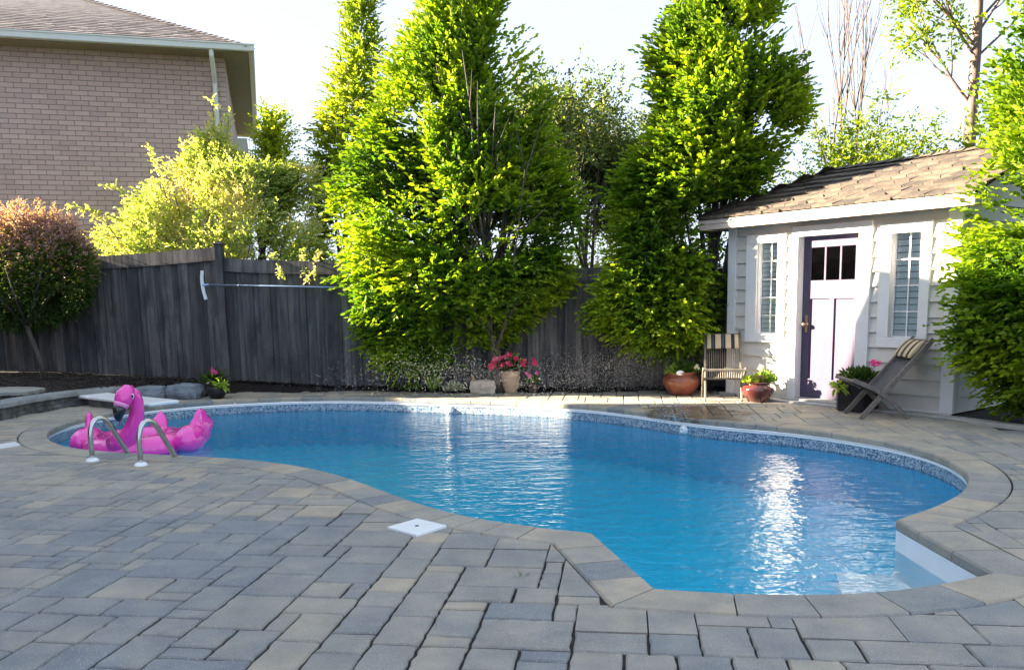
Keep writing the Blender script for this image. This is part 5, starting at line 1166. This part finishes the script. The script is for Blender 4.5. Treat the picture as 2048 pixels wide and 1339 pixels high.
open_tree('olive_tree', ab(1195, 15.5), (0, 0, 1), 1.9, .07, 4, 41, 'sparse olive grey tree between the two large hornbeams', L_OLIVE, .075, 6, .45, M_BARK, up=.1, spread=.62, kids=(3, 5), shrink=.66, lspread=.3)
open_tree('olive_tree', ab(1262, 16.5), (.05, 0, 1), 2.1, .06, 4, 44, 'sparse silvery tree close behind the left side of the shed hornbeam', L_OLIVE, .075, 5, .55, M_BARK, up=.2, spread=.55, kids=(3, 5), shrink=.64, lspread=.3)
for i, (px, Y, sd, lab, st) in enumerate(((1652, 15.5, 51, 'leafless thin tree behind the shed, nearest the hornbeam', 1), (1690, 14.5, 52, 'leafless slender tree behind the middle of the shed ridge', 1), (1722, 15, 53, 'leafless slender tree behind the shed, nearest the leafy sapling', 1))):
    open_tree('bare_tree', ab(px, Y), (.02*(i-1), 0, 1), 2.9, .035, 3, sd, lab, None, 0, 0, 0, M_TWIG, up=.5, spread=.28, kids=(2, 4), shrink=.66, group='leafless trees behind the shed', stems=st)
open_tree('sapling_tree', ab(1745, 13.6), (.1, 0, 1), 1.8, .03, 3, 61, 'low feathery green sapling behind the shed ridge', L_YEL, .07, 5, .35, M_TWIG, up=.1, spread=.75, kids=(3, 5), shrink=.62, stems=3, lspread=.34, droop=.2)
def birch():
    rng = np.random.default_rng(72); base = Vector(ab(1931, 13.5)); t = empty('birch_tree', base, label='tall tree with pinkish trunk rising behind the right end of the shed roof', cat='tree'); mb = MB(); tips = []
    pts = [Vector((0, 0, 0))] + [atY(x, y, 13.5)-base for x, y in ((1936, 330), (1941, 250), (1946, 180), (1953, 90), (1957, 10), (1962, -80), (1970, -200))]
    mb.tube(pts, [.10, .092, .086, .08, .072, .064, .055, .04], 12)
    for k in range(15):
        f = rng.uniform(2.2, 6.9); i_ = int(f); p = pts[i_].lerp(pts[min(i_+1, 7)], f-i_); a = rng.uniform(-.6, .6) + (math.pi if k % 5 < 4 else 0)
        grow(mb, p, Vector((math.cos(a)*.8, math.sin(a)*.5, .8)).normalized(), rng.uniform(.9, 1.5), .022, 2, rng, tips, .2, .5, (2, 4), .6)
    mb.build('trunk', M_BARK2, t, smooth=True)
    C = np.array([tuple(x[0]) for x in tips]); Dd = np.array([tuple(x[1]) for x in tips]); C = np.repeat(C, 4, 0)+rng.normal(0, .13, (len(C)*4, 3)); Dd = np.repeat(Dd, 4, 0)+rng.normal(0, .6, C.shape)
    leaves_to_mesh('crown', *sprays(C, Dd, 8, .085, np.clip(rng.normal(.3, .2, len(C)), 0, 1), spread=.3, flat=.3, rng=rng, jit=.5), L_YEL, t)
birch()
# shrubs beyond the fence and behind the shed that close the view
def round_bush(px, Y, w, h, n, label, mat, tone, seed, zc=None, leaf=.09, name='bush'):
    rng = np.random.default_rng(seed); x = atY(px, 600, Y).x; base = Vector((x, Y, 0)); t = empty(name, base, label=label, cat='bush')
    d = rng.normal(0, 1, (n, 3)); d /= np.linalg.norm(d, axis=1, keepdims=True); d[:, 2] = np.abs(d[:, 2]); wv = np.array([1+.22*noise.noise(Vector(q)*2.5+Vector((seed, 0, 0))) for q in d])
    P = d*np.array([w, w*.7, h])*((1-np.abs(rng.normal(0, .25, n)))*wv)[:, None]; tn = np.clip(tone+.3*np.array([noise.noise(Vector(q)*2) for q in P])+rng.normal(0, .08, n), 0, 1)
    A = sprays(P, d+rng.normal(0, .4, P.shape)+np.array([0, 0, .4]), 9, leaf, tn, spread=.3, flat=.4, rng=rng, jit=.4); leaves_to_mesh('crown', *A, mat, t)
    m = MB()
    for k in range(7): a = k*.9; m.tube([(0, 0, 0), (math.cos(a)*w*.3, math.sin(a)*w*.2, h*.4), (math.cos(a)*w*.6, math.sin(a)*w*.4, h*.75)], [.04, .025, .008], 6)
    m.build('stems', M_BARK, t)
round_bush(1190, 17.5, 1.5, 2.7, 900, 'sunlit golden bush seen in the gap between the two large hornbeams', L_VAR, .55, 81)
round_bush(930, 17, 2.0, 2.6, 900, 'dark green bush behind the fence and the largest hornbeam', L_HORN, .2, 82)
round_bush(1400, 16.5, 1.6, 2.5, 800, 'dark bush behind the fence and the shed hornbeam', L_HORN, .15, 83)
round_bush(1975, 12.2, .75, 3.9, 800, 'light green bush behind the right end of the shed', L_YEL, .25, 84)
round_bush(1835, 14.5, .9, 3.2, 420, 'loose green bush behind the shed roof below the pinkish trunk', L_YEL, .3, 85)

# ================================================================ WATER SPRAY
def spray():
    rng = np.random.default_rng(91); P = []
    for (cx_, sx_, y0, sy_, n) in ((880, 85, 745, 24, 1900), (1150, 70, 742, 26, 1700), (1290, 70, 735, 34, 4600), (1370, 45, 700, 28, 1000), (1040, 90, 758, 16, 700), (700, 50, 765, 12, 160)):
        for _ in range(n):
            px = rng.normal(cx_, sx_); py = min(788, rng.normal(y0, sy_)); Y = rng.uniform(11.9, 12.5); p = atY(px, py, Y)
            if p.z > .02 and px < 1440: P.append(p)
    for _ in range(420):
        a = rng.uniform(0, math.pi); r_ = rng.uniform(.02, .2); c = G(1345, 842); P.append(c+Vector((math.cos(a)*r_*1.1, rng.normal(0, .08), abs(math.sin(a))*r_*1.5)))
    P = np.array([tuple(p) for p in P]); n = len(P); s = rng.uniform(.0012, .0033, n)[:, None]; T = np.array([[1, 1, 1], [-1, -1, 1], [-1, 1, -1], [1, -1, -1]])*.8
    T = T*np.array([1, 1, 1.7]); V = (P[:, None, :]+T[None]*s[:, None]).reshape(-1, 3); idx = np.arange(n)[:, None, None]*4; F = (idx+np.array([[0, 1, 2], [0, 3, 1], [0, 2, 3], [1, 3, 2]])[None]).reshape(-1, 3)
    me = bpy.data.meshes.new('spray'); me.from_pydata(V.tolist(), [], F.tolist()); mt, nn, b = newmat('water_drop'); b.inputs['Base Color'].default_value = (.82, .84, .86, 1); b.inputs['Roughness'].default_value = .1; b.inputs['Transmission Weight'].default_value = .5
    mesh_obj('water_spray', me, mt, kind='stuff', label='fine white sprinkler droplets drifting in front of the dark fence', cat='water spray')
spray()
# thin arcs of the deck jet at the far pool edge
jt = MB(); rng = np.random.default_rng(5); c = G(1372, 846)
for k in range(7):
    dx = -rng.uniform(.12, .34); h = rng.uniform(.12, .26); jt.tube([c+Vector((dx*t, rng.normal(0, .006)+.02*k*t, -.0+4*h*t*(1-t)))+Vector((0, 0, .01)) for t in np.linspace(0, 1, 9)], [.0022+.001*rng.random() for _ in range(9)], 5)
o = jt.build('water_jet', glassmat('jet_water', (.95, .97, 1), .02, 1.33), smooth=True, label='little arcing water jet splashing on the far pool edge near the left deck chair', cat='water jet')
